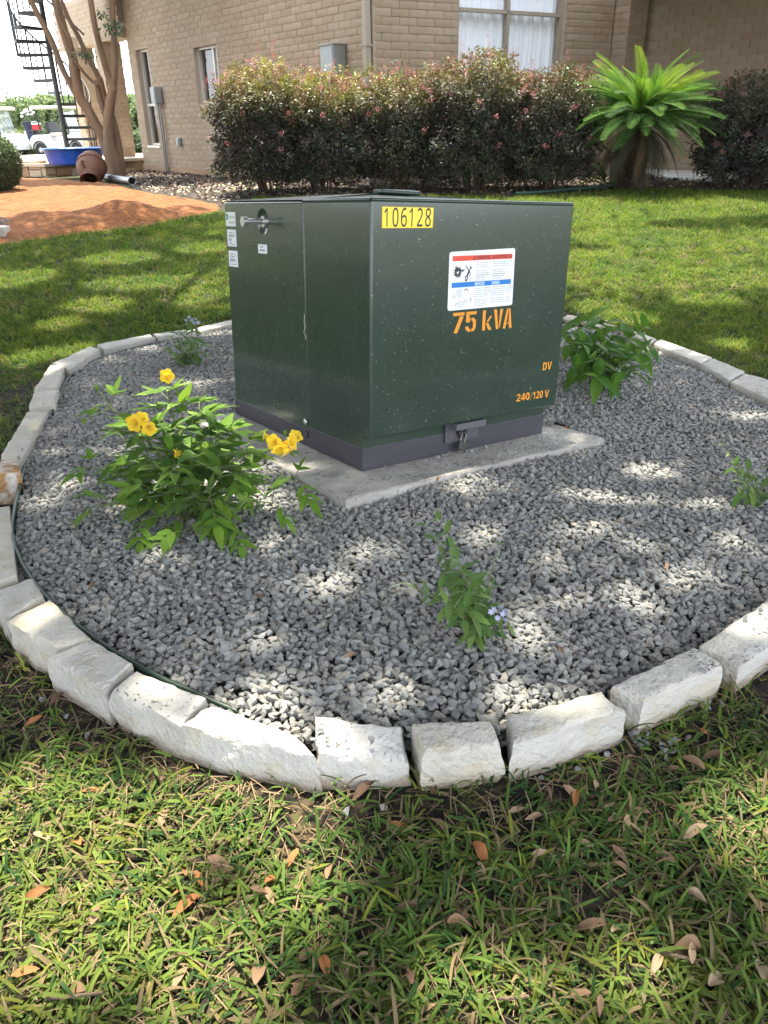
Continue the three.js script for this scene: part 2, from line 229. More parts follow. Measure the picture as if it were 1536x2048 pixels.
{
  const R = rng(5), mats = rockGeos.map(() => []), cols = rockGeos.map(() => []), put = (x, y, z, s) => { const k = Math.floor(R() * rockGeos.length), q = new THREE.Quaternion().setFromEuler(new THREE.Euler(R.r(-0.7, 0.7), R() * 6.283, R.r(-0.7, 0.7)));
    const sc = V(s * R.r(0.85, 1.3), s * R.r(0.75, 1.1), s * R.r(0.8, 1.05)); mats[k].push(mat4(V(x, y, z), q, sc)); const t = 0.25 * Math.exp(0.22 * R.n()), w = R() < 0.2 ? R.r(0.02, 0.12) : 0; cols[k].push(col(t * (1 + w * 2.2), t * (1.015 + w * 1.2), t * 1.0)); };
  const cell = 0.0176; let x0 = 9, x1 = -9, z0 = 9, z1 = -9; for (const p of inner) { x0 = Math.min(x0, p.x); x1 = Math.max(x1, p.x); z0 = Math.min(z0, p.z); z1 = Math.max(z1, p.z); }
  for (let layer = 0; layer < 3; layer++) for (let x = x0; x < x1; x += cell) for (let z = z0; z < z1; z += cell) {
    const px = x + R.r(-0.6, 0.6) * cell, pz = z + R.r(-0.6, 0.6) * cell; if (layer === 2 && R() > 0.55) continue; if (!inBed(px, pz, 0.008)) continue;
    const y = bed(px, pz), on = onPad(px, pz, 0.004), s = R.r(0.0084, 0.0145) * (R() < 0.08 ? 1.3 : 1);
    if (on && padTop(px, pz) > y - 0.012) continue;
    put(px, y + (layer - 1) * 0.0065 + R.r(-0.003, 0.003), pz, s);
  }
  // strays: on the pad by the cabinet's foot, on the blocks, in the grass before the blocks
  const stray = (u, v, s, f) => { const p = hit(u, v, f); put(p.x, p.y + s * 0.5, p.z, s); };
  for (const [u, v, s] of [[884, 913, 0.011], [900, 906, 0.009], [907, 898, 0.009], [936, 892, 0.014], [943, 906, 0.012], [972, 897, 0.01], [1012, 888, 0.008], [1024, 888, 0.009], [874, 917, 0.012], [850, 922, 0.008], [832, 928, 0.008], [768, 936, 0.009], [790, 934, 0.009]]) { const o = padLocal(u, v).applyMatrix4(boxM); put(o.x, o.y + s * 0.5, o.z, s); }
  for (const [u, v, s] of [[640, 1465, 0.009], [656, 1478, 0.006], [742, 1480, 0.008], [744, 1488, 0.007], [697, 1500, 0.005], [655, 1484, 0.006], [628, 1482, 0.008], [1490, 1240, 0.009], [1520, 1225, 0.009], [45, 900, 0.009], [40, 918, 0.011], [60, 880, 0.004], [1405, 1345, 0.009], [1395, 1332, 0.006], [1380, 1312, 0.006], [1260, 668, 0.016], [1288, 668, 0.014]]) stray(u, v, s, stoneTop);
  for (let i = 0; i < 70; i++) { const a = R() * 6.283, q = rOut(bedC.x + Math.cos(a), bedC.z + Math.sin(a)) + Math.abs(R.n()) * 0.06 + 0.01, x = bedC.x + Math.cos(a) * q, z = bedC.z + Math.sin(a) * q; put(x, lawn(x, z) + 0.006, z, R.r(0.008, 0.014)); }
  for (const [u, v, n] of [[1280, 1480, 9], [1220, 1495, 8], [1340, 1490, 6], [1430, 1400, 7], [1330, 1500, 5], [470, 1530, 6], [880, 1680, 1], [270, 1460, 2]]) for (let i = 0; i < n; i++) stray(u + R.n() * 28, v + R.n() * 18, R.r(0.009, 0.014), lawn);
  rockGeos.forEach((g, k) => inst('gravel_stones', g, gravelMat, mats[k], cols[k], gravelG));
  // what lies between and under the stones
  const b = new MB(), c = b.v(bedC.x, bed(bedC.x, bedC.z) - 0.028, bedC.z, 0, 0), rows = []; const NR = 40, NA = 160;
  for (let k = 1; k <= NR; k++) { const row = []; for (let j = 0; j <= NA; j++) { const a = j / NA * 2 * Math.PI, ux = Math.cos(a), uz = Math.sin(a), r = (rIn(bedC.x + ux, bedC.z + uz) + 0.01) * k / NR, x = bedC.x + ux * r, z = bedC.z + uz * r; row.push(b.v(x, bed(x, z) - 0.026, z, x, z)); } rows.push(row); }
  for (let j = 0; j < NA; j++) b.tri(c, rows[0][j + 1], rows[0][j]);
  for (let k = 0; k + 1 < NR; k++) for (let j = 0; j < NA; j++) b.quad(rows[k][j], rows[k][j + 1], rows[k + 1][j + 1], rows[k + 1][j]);
  struct('gravel_bed', b.geo(), std({ color: col(0.10, 0.10, 0.10), map: null, bumpMap: again(texRough, 6), bumpScale: 0.01, roughness: 1 }));
}

// ------------------------------------------------------------------ limestone blocks
const nE = tileFbm(97, 72, 2);
const limeTex = dataTex(512, (u, v) => { const a = nA(u, v), b = nB(u, v), k = 0.80 + (a - 0.5) * 0.2 + (nC(u, v) - 0.5) * 0.14; let c = [k, k * 0.985, k * 0.95]; c = mixc(c, [k * 0.92, k * 0.82, k * 0.64], smooth(0.56, 0.72, b) * 0.55); return s3(...c); });
const limeSpeck = dataTex(512, (u, v) => { const a = nA(u + 0.3, v), k = 0.79 + (a - 0.5) * 0.22 + (nC(u, v) - 0.5) * 0.16; let c = [k, k * 0.985, k * 0.95]; const s = smooth(0.60, 0.70, nE(u, v) * 0.62 + nD(u, v) * 0.2 + nB(u + 0.2, v) * 0.32 - 0.08) * smooth(0.34, 0.50, nA(u + 0.4, v + 0.1) * 0.5 + nB(u, v) * 0.5); c = mixc(c, [0.11, 0.11, 0.10], s * 0.9); return s3(...c); });
const limeRust = dataTex(256, (u, v) => { const k = 0.76 + (nC(u, v) - 0.5) * 0.3, s = smooth(0.42, 0.58, nA(u, v) * 0.7 + nB(u, v) * 0.3); return s3(...mixc([k, k * 0.97, k * 0.92], [0.62 * k, 0.36 * k, 0.16 * k], s)); });
const limeMats = { plain: std({ vertexColors: true, color: col(0.62, 0.61, 0.59), map: again(limeTex, 2.6), bumpMap: again(texRough, 5), bumpScale: 0.006, roughness: 0.95 }), speck: std({ vertexColors: true, color: col(0.64, 0.635, 0.625), map: again(limeSpeck, 2.6), bumpMap: again(texRough, 5), bumpScale: 0.006, roughness: 0.95 }), rust: std({ vertexColors: true, color: col(0.72, 0.7, 0.68), map: again(limeRust, 4), bumpMap: again(texRough, 5), bumpScale: 0.008, roughness: 0.95 }) };
function blockGeo(q, bottom, seed, rough) { // q: four world top corners, bottom(x,z) -> y
  const R = rng(seed), nx = 22, ny = 9, nz = 9, b = new MB(), top = q.map((p) => p.clone()), C = top.reduce((s, p) => s.add(p), V(0, 0, 0)).multiplyScalar(0.25);
  const face = (n, m, f, k) => { const id = []; for (let j = 0; j <= m; j++) { const r = []; for (let i = 0; i <= n; i++) { const [s, t, h] = f(i / n, j / m); r.push(vert(s, t, h, k)); } id.push(r); } for (let j = 0; j < m; j++) for (let i = 0; i < n; i++) b.quad(id[j][i], id[j][i + 1], id[j + 1][i + 1], id[j + 1][i]); };
  const tint = R.pick([[1, 1, 1], [1, 0.985, 0.95], [0.96, 0.965, 0.97], [1, 0.97, 0.91], [0.93, 0.925, 0.91]]), ro = rough ? 0.012 : 0.0028, lip = R.r(-0.006, 0.008);
  function vert(s, t, h, kind) { // s along, t from outer (0) to inner (1), h from bottom (0) to top (1)
    const x = lerp(lerp(top[0].x, top[3].x, s), lerp(top[1].x, top[2].x, s), t), z = lerp(lerp(top[0].z, top[3].z, s), lerp(top[1].z, top[2].z, s), t), yt = lerp(lerp(top[0].y, top[3].y, s), lerp(top[1].y, top[2].y, s), t), yb = bottom(x, z) - 0.03;
    const p = V(x, lerp(yb, yt, h), z), es = Math.min(s, 1 - s), et = Math.min(t, 1 - t), eh = 1 - h;
    const out = V(x - C.x, 0, z - C.z).normalize(); // broken outer face: bulges and leans
    const o = 1 - smooth(0, 0.35, t), w = fbm(p.x * 14 + seed, p.y * 14, p.z * 14, 4), w2 = fbm(p.x * 45, p.y * 45 + seed, p.z * 45, 2);
    p.addScaledVector(out, o * (lip * (1 - h) + ro * (0.6 * (1 - Math.abs(2 * h - 1)) + 1.5 * w)) + (es < 0.001 || t > 0.99 ? 0.010 * w : 0) + 0.0028 * w2);
    p.y += (h > 0.99 ? 0.006 * fbm(p.x * 10, seed, p.z * 10, 3) + 0.0016 * w2 : 0);
    const rr = 0.007 + 0.005 * noise(p.x * 30, seed, p.z * 30), near = (e, L) => clamp(1 - e * L / rr), L = top[0].distanceTo(top[3]), D = top[0].distanceTo(top[1]);
    const k = Math.max(near(es, L), near(et, D)), kh = near(eh, 0.1); if (kh > 0 && k > 0) { p.y -= rr * 0.55 * k * kh; p.addScaledVector(V(C.x - p.x, 0, C.z - p.z).normalize(), rr * 0.5 * k * kh); }
    const gy = bottom(x, z), dirt = (1 - smooth(0.0, 0.05, p.y - gy + 0.03 * w)) * 0.75 + 0.25 * smooth(0.1, 0.5, fbm(p.x * 6 + seed, 2, p.z * 6 + p.y * 6, 3)), tn = mixc(tint, [0.62, 0.47, 0.32], clamp(dirt)); return b.v(p.x, p.y, p.z, kind ? p.x : p.x + p.z * 0.6, kind ? p.z : p.y, tn);
  }
  const E = (n) => (i) => { const k = i * n; return k < 1 ? k * 0.4 / n : k > n - 1 ? 1 - (n - k) * 0.4 / n : i; }, ex = E(nx), ey = E(ny), ez = E(nz);
  face(nx, nz, (i, j) => [ex(i), ez(j), 1], 1); face(nx, ny, (i, j) => [ex(i), 0, ey(j)]); face(nx, ny, (i, j) => [1 - ex(i), 1, ey(j)]); face(nz, ny, (i, j) => [0, 1 - ez(i), ey(j)]); face(nz, ny, (i, j) => [1, ez(i), ey(j)]);
  const g = toCreasedNormals(b.geo(), 0.7), nt = nx * nz * 6; g.clearGroups(); g.addGroup(0, nt, 0); g.addGroup(nt, g.attributes.position.count - nt, 1); return g;
}
RING.forEach((r, i) => {
  const q = ringW[i].map((p) => p.clone()), R = rng(900 + i); q.forEach((p) => { p.y += R.r(-0.005, 0.006); });
  const c = q.reduce((s, p) => s.clone().add(p), V(0, 0, 0)).multiplyScalar(0.25);
  if (i === 32) q.forEach((p) => { p.y += 0.02; });
  if (Math.max(...q.map((p) => p.x)) > 1e3) return;
  const m = new THREE.Mesh(blockGeo(q, (x, z) => Math.min(lawn(x, z), bedPlane(x, z)), 40 + i, r[4]), [i === 32 ? limeMats.rust : r[6] > 0.45 ? limeMats.speck : limeMats.plain, i === 32 ? limeMats.rust : limeMats.plain]);
  m.name = numbered('limestone_block'); scene.add(m); tag(m, r[5], 'edging stone', 'limestone blocks ringing the gravel bed');
});

{ // dark green plastic edging strip just inside the blocks
  const b = new MB(), N = 220, rows = []; const R = (a) => { const x = bedC.x + Math.cos(a), z = bedC.z + Math.sin(a); let s = 0; for (let k = -3; k <= 3; k++) { const aa = a + k * 0.05; s += rIn(bedC.x + Math.cos(aa), bedC.z + Math.sin(aa)); } return s / 7 - 0.018; };
  for (let k = 0; k <= N; k++) { const a = k / N * 2 * Math.PI, r = R(a), x = bedC.x + Math.cos(a) * r, z = bedC.z + Math.sin(a) * r, ux = Math.cos(a), uz = Math.sin(a), y = bedPlane(x, z) - 0.022 + 0.012 * noise(x * 2, 9, z * 2) + 0.036 * smooth(-0.15, -0.5, x) * (1 - 0.5 * smooth(-2.2, -2.9, z)), row = [];
    for (const [o, h] of [[-0.0025, -0.08], [-0.0025, -0.006], [-0.006, -0.003], [-0.006, 0.003], [0, 0.006], [0.006, 0.003], [0.006, -0.003], [0.0025, -0.006], [0.0025, -0.08]]) row.push(b.v(x + ux * o, y + h, z + uz * o, a * 2, h)); rows.push(row); }
  for (let k = 0; k < N; k++) for (let j = 0; j + 1 < 9; j++) b.quad(rows[k][j], rows[k][j + 1], rows[k + 1][j + 1], rows[k + 1][j]);
  const m = new THREE.Mesh(b.geo(), std({ color: col(0.012, 0.035, 0.024), roughness: 0.45 })); m.name = 'edging_strip'; scene.add(m); tag(m, 'dark green plastic edging strip between the gravel and the limestone blocks', 'edging');
}

// ------------------------------------------------------------------ concrete pad and green cabinet
const font = await new FontLoader().loadAsync('fonts/droid/droid_sans_bold.typeface.json');
const place = (g) => { boxM.decompose(g.position, g.quaternion, g.scale); return g; };
{
  const concTex = dataTex(512, (u, v) => { const k = 0.40 + (nA(u, v) - 0.5) * 0.22 + (nC(u, v) - 0.5) * 0.16, st = smooth(0.5, 0.7, nB(u * 1, v)); let c = [k, k * 0.965, k * 0.89]; c = mixc(c, [k * 0.62, k * 0.6, k * 0.56], st * 0.6); c = mixc(c, [0.09, 0.085, 0.08], smooth(0.68, 0.74, nD(u, v)) * 0.5); return s3(...c); });
  const W = PAD.x1 - PAD.x0, D = PAD.z1 - PAD.z0, g = rbox(W, 0.1, D, 0.009, (PAD.x0 + PAD.x1) / 2, -BASE - 0.05, (PAD.z0 + PAD.z1) / 2, 3);
  const P = g.attributes.position, N = g.attributes.normal, U = g.attributes.uv; for (let i = 0; i < P.count; i++) { Math.abs(N.getY(i)) > 0.6 ? U.setXY(i, P.getX(i), P.getZ(i)) : U.setXY(i, P.getX(i) + P.getZ(i), P.getY(i)); }
  const m = new THREE.Mesh(g, std({ map: again(concTex, 1.6), bumpMap: again(texRough, 4), bumpScale: 0.006, roughness: 0.92 })); m.name = 'concrete_pad'; place(m); scene.add(m);
  tag(m, 'square grey concrete pad under the green cabinet, half covered by gravel at the back', 'concrete pad');
}
{
  const T = place(thing('electrical_cabinet', 'dark green pad-mounted electrical transformer cabinet numbered 106128 in the middle of the gravel bed', 'transformer box'));
  // paint with dried grass clippings thrown up by a mower
  function paint(seed, n, base, lowBias) { const C = document.createElement('canvas'); C.width = C.height = 1024; const x = C.getContext('2d'), R = rng(seed); x.fillStyle = base; x.fillRect(0, 0, 1024, 1024);
    for (let i = 0; i < 260; i++) { const a = R.r(0.004, 0.014); x.fillStyle = R() < 0.5 ? `rgba(255,255,240,${a * 0.35})` : `rgba(0,0,0,${a})`; x.beginPath(); x.ellipse(R() * 1024, R() * 1024, R.r(8, 90), R.r(20, 200), R.r(-0.2, 0.2), 0, 7); x.fill(); }
    for (let i = 0; i < n; i++) { const y = 1024 * (lowBias ? 1 - Math.pow(R(), 1.7) : R()), px = R() * 1024, l = R.r(1.5, 6.5) * (R() < 0.12 ? 2.2 : 1), an = R() * 6.28; x.strokeStyle = `rgba(${190 + R() * 50},${195 + R() * 40},${165 + R() * 40},${R.r(0.35, 0.95)})`; x.lineWidth = R.r(1.0, 2.6); x.beginPath(); x.moveTo(px, y); x.quadraticCurveTo(px + Math.cos(an) * l * 0.5 + R.n(), y + Math.sin(an) * l * 0.5 + R.n(), px + Math.cos(an) * l, y + Math.sin(an) * l); x.stroke(); }
    const t = new THREE.CanvasTexture(C); t.colorSpace = THREE.SRGBColorSpace; t.wrapS = t.wrapT = THREE.RepeatWrapping; return t; }
  const green = '#2a3b30', rough = dataTex(256, (u, v) => { const k = 0.30 + (nA(u, v) - 0.5) * 0.06 + (nC(u, v) - 0.5) * 0.05; return [k, k, k]; }, false);
  const ripple = dataTex(256, (u, v) => { const k = 0.5 + (nA(u, v) - 0.5) * 0.8; return [k, k, k]; }, false);
  const skin = (seed, n, low) => phys({ map: paint(seed, n, green, low), roughnessMap: rough, roughness: 0.95, clearcoat: 0.6, clearcoatRoughness: 0.10, bumpMap: ripple, bumpScale: 0.0012 });
  const hoodM = skin(3, 760, false), tankM = skin(8, 2200, true), greenM = phys({ color: new THREE.Color(green), roughness: 0.34, clearcoat: 0.4, clearcoatRoughness: 0.2 });
  const skirtTex = dataTex(256, (u, v) => { const k = 0.92 + (nA(u, v) - 0.5) * 0.3 + (nC(u, v) - 0.5) * 0.2; return s3(0.052 * k, 0.051 * k, 0.064 * k); });
  const skirtM = std({ map: skirtTex, roughness: 0.5 });
  const W = 0.92, H = 0.757, D = 1.05, S0 = 0.410;
  // tank with a dished recess round the lifting stud
  { const tb = new Brush(rbox(W - 0.012, H + BASE, D - S0 - 0.004, 0.012, W / 2, (H - BASE) / 2 - 0.001, -(D + S0 + 0.004) / 2, 3)); const sp = new THREE.SphereGeometry(0.11, 64, 48); sp.translate(-0.0935, 0.684, -0.718); const sb = new Brush(sp); tb.updateMatrixWorld(); sb.updateMatrixWorld();
    const ev = new Evaluator(); ev.useGroups = false; ev.attributes = ['position', 'normal', 'uv']; const r = ev.evaluate(tb, sb, SUBTRACTION); part('tank', r.geometry, tankM, T); }
  // hood: folded sheet with a rolled rim along its top edges
  part('hood', rbox(W, H, S0, 0.010, W / 2, H / 2, -S0 / 2, 3), hoodM, T);
  part('hood_rim', merge([tubeGeo([V(0.006, H - 0.002, -0.006), V(W - 0.006, H - 0.002, -0.006)], 0.0075, 8), tubeGeo([V(0.006, H - 0.002, -0.006), V(0.006, H - 0.002, -S0 + 0.004)], 0.0075, 8), tubeGeo([V(W - 0.006, H - 0.002, -0.006), V(W - 0.006, H - 0.002, -S0 + 0.004)], 0.0075, 8)]), greenM, T);
  // sloped lid: low hip rising to the hinge line
  { const b = new MB(), y0 = H + 0.001, hx = 0.30, e = 0.008, f = 0.027; const a = [[e, y0, -e], [W - e, y0, -e], [W - e, y0, -S0], [e, y0, -S0]], t = [[hx, y0 + f * 0.8, -S0 + 0.02], [W - 0.2, y0 + f * 0.62, -S0 + 0.02]];
    const q = (l) => { const k = l.map((p) => b.v(...p, p[0], p[2])); k.length === 4 ? b.quad(...k) : b.tri(...k); };
    q([a[0], a[1], t[1], t[0]]); q([a[1], a[2], t[1]]); q([a[3], a[0], t[0]]); q([a[2], a[3], t[0], t[1]]);
    part('hood_lid', b.geo(false), greenM, T);
    const c = new MB(), B = [[0.008, y0, -S0 - 0.006], [W - 0.014, y0, -S0 - 0.006], [W - 0.014, y0, -D + 0.008], [0.008, y0, -D + 0.008]], u = [[hx, y0 + f, -S0 - 0.02], [W - 0.2, y0 + f * 0.8, -S0 - 0.02], [W - 0.24, y0 + f * 0.72, -D + 0.2], [hx + 0.02, y0 + f * 0.9, -D + 0.2]];
    const r = (l) => c.quad(...l.map((p) => c.v(...p, p[0], p[2]))); r([B[0], B[1], u[1], u[0]]); r([B[1], B[2], u[2], u[1]]); r([B[2], B[3], u[3], u[2]]); r([B[3], B[0], u[0], u[3]]); r([u[0], u[1], u[2], u[3]]);
    part('tank_lid', c.geo(false), greenM, T);
    part('hinge_cover', merge([rbox(0.17, 0.016, 0.05, 0.005, hx + 0.10, y0 + f * 0.92 + 0.008, -S0 - 0.002), tubeGeo([V(hx + 0.012, y0 + f + 0.006, -S0 + 0.026), V(hx + 0.19, y0 + f * 0.9 + 0.006, -S0 + 0.026)], 0.008, 10)]), greenM, T); }
  // sill under the hood, purple-grey undercoated skirt bands
  part('sill', rbox(0.903, BASE + 0.03, S0 - 0.05, 0.004, 0.453, -BASE / 2 + 0.015, -S0 / 2 - 0.024), greenM, T);
  part('skirt', merge([rbox(0.9055, 0.083, S0 - 0.047, 0.004, 0.4532, -BASE + 0.0415, -S0 / 2 - 0.024), rbox(W - 0.009, 0.07, D - S0 - 0.003, 0.004, W / 2, -BASE + 0.035, -(D + S0 + 0.004) / 2)]), skirtM, T);
  // lifting stud
  const steel = std({ color: col(0.62, 0.62, 0.60), metalness: 0.9, roughness: 0.35 });
  { const sh = new THREE.CylinderGeometry(0.0105, 0.0105, 0.085, 18); sh.rotateZ(Math.PI / 2); sh.translate(-0.025, 0.684, -0.718); const hd = new THREE.CylinderGeometry(0.0195, 0.0195, 0.015, 6); hd.rotateZ(Math.PI / 2); hd.translate(-0.071, 0.684, -0.718); const bs = new THREE.CylinderGeometry(0.02, 0.024, 0.02, 20); bs.rotateZ(Math.PI / 2); bs.translate(0.016, 0.684, -0.718); const st = part('lifting_stud', merge([sh, bs]), steel, T); part('bolt_head', hd, steel, st); }
  { const g = new THREE.SphereGeometry(0.012, 16, 10); g.scale(0.5, 1, 1); g.translate(-0.001, -0.028, -S0 - 0.018); part('hinge_pin', g, steel, T); const h = g.clone(); h.translate(0.001, -0.05, 0); part('hinge_pin', h, skirtM, T); }
  // lock plate on the sill
  part('lock_plate', rbox(0.166, 0.078, 0.006, 0.002, 0.452, -0.043, -0.041), std({ color: col(0.075, 0.073, 0.088), roughness: 0.45 }), T);
  part('lock_hood', rbox(0.146, 0.024, 0.05, 0.003, 0.456, -0.013, -0.017), std({ color: col(0.10, 0.10, 0.115), roughness: 0.5 }), T);
  { const g = new THREE.TorusGeometry(0.017, 0.0042, 10, 28); g.translate(0.446, -0.050, -0.030); const s = new THREE.CylinderGeometry(0.015, 0.015, 0.018, 24); s.rotateX(Math.PI / 2); s.translate(0.437, -0.046, -0.034); part('lock_eye', merge([g, s]), std({ color: col(0.035, 0.035, 0.04), roughness: 0.4, metalness: 0.3 }), T); }
  // a snail-dried streak hanging at the seam
  { const pts = []; for (let i = 0; i <= 14; i++) pts.push(V(-0.003, 0.375 - i * 0.0065, -S0 - 0.002 + 0.008 * Math.sin(i * 1.15) * (i / 14))); part('cobweb_thread', tubeGeo(curve(pts, 40), 0.0011, 5), std({ color: col(0.6, 0.5, 0.36), roughness: 1 }), T); }

  // ---- print
  const canvas = (w, h, draw) => { const C = document.createElement('canvas'); C.width = w; C.height = h; draw(C.getContext('2d'), w, h); const t = new THREE.CanvasTexture(C); t.colorSpace = THREE.SRGBColorSpace; return t; };
  function sticker(name, c4, r, tex, side, parent = T) { // c4: bl, br, tr, tl in face coordinates
    const sh = new THREE.Shape(), P = c4.map(([x, y]) => new THREE.Vector2(x, y)), n = 4;
    for (let i = 0; i < 4; i++) { const p = P[i], a = P[(i + 3) % 4].clone().sub(p).setLength(r), b = P[(i + 1) % 4].clone().sub(p).setLength(r), s = p.clone().add(a), e = p.clone().add(b); i ? sh.lineTo(s.x, s.y) : sh.moveTo(s.x, s.y); sh.quadraticCurveTo(p.x, p.y, e.x, e.y); }
    const g = new THREE.ExtrudeGeometry(sh, { depth: 0.0009, bevelEnabled: false, curveSegments: 6 }), A = g.attributes.position, U = g.attributes.uv, o = P[0], ex = P[1].clone().sub(o), ey = P[3].clone().sub(o), det = ex.x * ey.y - ex.y * ey.x;
    for (let i = 0; i < A.count; i++) { const dx = A.getX(i) - o.x, dy = A.getY(i) - o.y; U.setXY(i, clamp((dx * ey.y - dy * ey.x) / det, 0.002, 0.998), clamp((ex.x * dy - ex.y * dx) / det, 0.002, 0.998)); }
    if (side) g.rotateY(-Math.PI / 2); return part(name, g, phys({ map: tex, roughness: 0.4, clearcoat: 0.25, clearcoatRoughness: 0.3 }), parent); }
  const squeeze = (x, s, px, py, w, h, f = 'bold') => { x.save(); x.font = `${f} ${h}px sans-serif`; const m = x.measureText(s).width; x.translate(px, py); x.scale(w / m, 1); x.fillText(s, 0, 0); x.restore(); };
  const F = sticker('number_label', [[0.0404, 0.674], [0.2443, 0.6746], [0.2458, 0.7355], [0.0408, 0.7364]], 0.0015, canvas(1024, 300, (x, w, h) => {
    x.fillStyle = '#f5cd08'; x.fillRect(0, 0, w, h); const dig = '106128'; x.fillStyle = '#fbe03a'; for (let i = 0; i < 6; i++) x.fillRect(14 + i * 166, 8, 158, h - 16); x.fillStyle = '#1c120c';
    x.font = '300px sans-serif'; for (let i = 0; i < 6; i++) { x.save(); const d = dig[i]; const m = x.measureText(d); x.translate(24 + i * 164, 278); x.scale((d === '1' ? 128 : 142) / m.width, 1.22); x.lineWidth = 3; x.strokeStyle = '#1c120c'; x.fillText(d, 0, 0); x.strokeText(d, 0, 0); x.restore(); }
    x.strokeStyle = 'rgba(250,235,150,0.7)'; x.lineWidth = 3; x.beginPath(); x.moveTo(90, 161); x.lineTo(w, 164); x.stroke(); }));
  F.position.z = 0.0002;
  sticker('warning_label', [[0.3215, 0.4073], [0.6305, 0.4105], [0.6265, 0.6074], [0.3205, 0.5991]], 0.011, canvas(1536, 960, (x, w, h) => {
    x.fillStyle = '#eef0f4'; x.fillRect(0, 0, w, h);
    x.fillStyle = '#e2472f'; x.fillRect(70, 68, w - 140, 84); x.fillStyle = '#3a0a08';
    x.beginPath(); x.moveTo(532, 140); x.lineTo(566, 80); x.lineTo(600, 140); x.closePath(); x.lineWidth = 7; x.strokeStyle = '#3a0a08'; x.stroke(); x.fillRect(562, 98, 8, 22); x.fillRect(562, 125, 8, 8);
    squeeze(x, 'WARNING', 612, 138, 330, 78); squeeze(x, 'ADVERTENCIA', 985, 138, 465, 78);
    x.fillStyle = '#1478c8'; x.fillRect(70, 500, w - 140, 84); x.fillStyle = '#e9f3fb'; squeeze(x, 'NOTICE', 596, 572, 230, 80); squeeze(x, 'AVISO', 996, 572, 190, 80);
    const para = (px, py, lines, bold = []) => { lines.forEach((l, i) => { x.fillStyle = '#2a2c34'; x.font = `${bold.includes(i) ? 'bold ' : ''}31px sans-serif`; x.fillText(l, px, py + i * 35); }); };
    para(606, 202, ['Hazardous voltage', 'inside. Can shock,', 'burn, or cause death.']); para(606, 338, ['Keep out. If open or', 'unlocked, immediately', 'call Guadalupe Valley', 'Electric Coop. at'], [2, 3]); para(606, 486, ['1-800-223-4832']);
    para(996, 198, ['Contiene voltaje peligroso. Puede', 'producir choques eléctricos,', 'quemaduras o causar la muerte.']); para(996, 332, ['Manténgase alejado. Si se', 'encuentra abierto o sin', 'llave llame Guadalupe', 'Valley Electric Coop.'], [2, 3]); para(996, 478, ['1-800-223-4832']);
    para(596, 628, ['We may need to work near', 'on this device. Please keep', 'shrubs and structures 10 feet', 'away from lock side and 3', 'feet from other sides.']); para(596, 820, ['Obstructions will cause', 'delays when restoring', 'service. For planting', 'restrictions call'], []); 
    para(996, 624, ['Necesitamos espacio para trabajar', 'en este producto. Por favor mantenga', 'arbustos y estructuras a 10 pies de', 'distancia de la puerta cerrada y a 3', 'pies de los otros lados.']); para(996, 816, ['Obstrucciones causarán retrasos', 'cuando se restablezca el servicio', 'eléctrico. Para restricciones llame'], []);
    // burst and falling figure
    x.fillStyle = '#17171b'; const R = rng(21); x.beginPath(); for (let i = 0; i < 40; i++) { const a = i / 40 * 6.283, r = (i % 2 ? 62 : 108) * R.r(0.8, 1.2); x.lineTo(195 + Math.cos(a) * r * 1.05, 330 + Math.sin(a) * r * 1.1); } x.fill(); x.beginPath(); x.moveTo(280, 300); x.lineTo(372, 282); x.lineTo(296, 340); x.fill();
    x.fillStyle = '#eef0f4'; x.beginPath(); x.arc(175, 330, 9, 0, 7); x.arc(218, 318, 8, 0, 7); x.arc(196, 358, 11, 0, 7); x.fill();
    x.strokeStyle = '#17171b'; x.fillStyle = '#17171b'; x.lineCap = 'round'; x.lineJoin = 'round'; x.beginPath(); x.arc(486, 270, 23, 0, 7); x.fill(); x.lineWidth = 36; x.beginPath(); x.moveTo(456, 312); x.lineTo(416, 392); x.stroke(); x.lineWidth = 17; for (const l of [[[452, 308], [400, 270], [378, 232]], [[462, 318], [478, 370], [470, 412]]]) { x.beginPath(); l.forEach((p, i) => i ? x.lineTo(...p) : x.moveTo(...p)); x.stroke(); } x.lineWidth = 22; for (const l of [[[412, 392], [372, 420], [378, 478]], [[420, 398], [420, 440], [398, 484]]]) { x.beginPath(); l.forEach((p, i) => i ? x.lineTo(...p) : x.moveTo(...p)); x.stroke(); } x.fillRect(450, 438, 60, 8);
    // line drawing of shrubs round a box
    x.lineWidth = 3; x.strokeStyle = '#55585f'; const puff = (cx, cy, r) => { x.fillStyle = '#e4e6e9'; x.beginPath(); x.arc(cx, cy, r, 0, 7); x.fill(); x.stroke(); x.lineWidth = 2; for (let i = 0; i < 9; i++) { const a = R() * 6.28, q = r * R(); x.beginPath(); x.arc(cx + Math.cos(a) * q, cy + Math.sin(a) * q, 7, a, a + 2.4); x.stroke(); } x.lineWidth = 3; };
    for (const [a, b, c] of [[145, 720, 40], [120, 745, 30], [250, 640, 44], [300, 650, 36], [210, 670, 34], [250, 730, 30], [180, 870, 38], [230, 880, 46], [300, 880, 40], [270, 850, 36], [350, 840, 30], [400, 820, 34]]) puff(a, b, c);
    x.fillStyle = '#f4f5f7'; x.beginPath(); x.moveTo(290, 690); x.lineTo(400, 740); x.lineTo(420, 800); x.lineTo(310, 760); x.closePath(); x.fill(); x.stroke(); x.strokeStyle = '#17171b'; x.lineWidth = 16; x.beginPath(); x.arc(400, 650, 34, 3.4, 6.2); x.stroke(); x.beginPath(); x.arc(500, 800, 26, -1.2, 1.4); x.stroke();
  }));
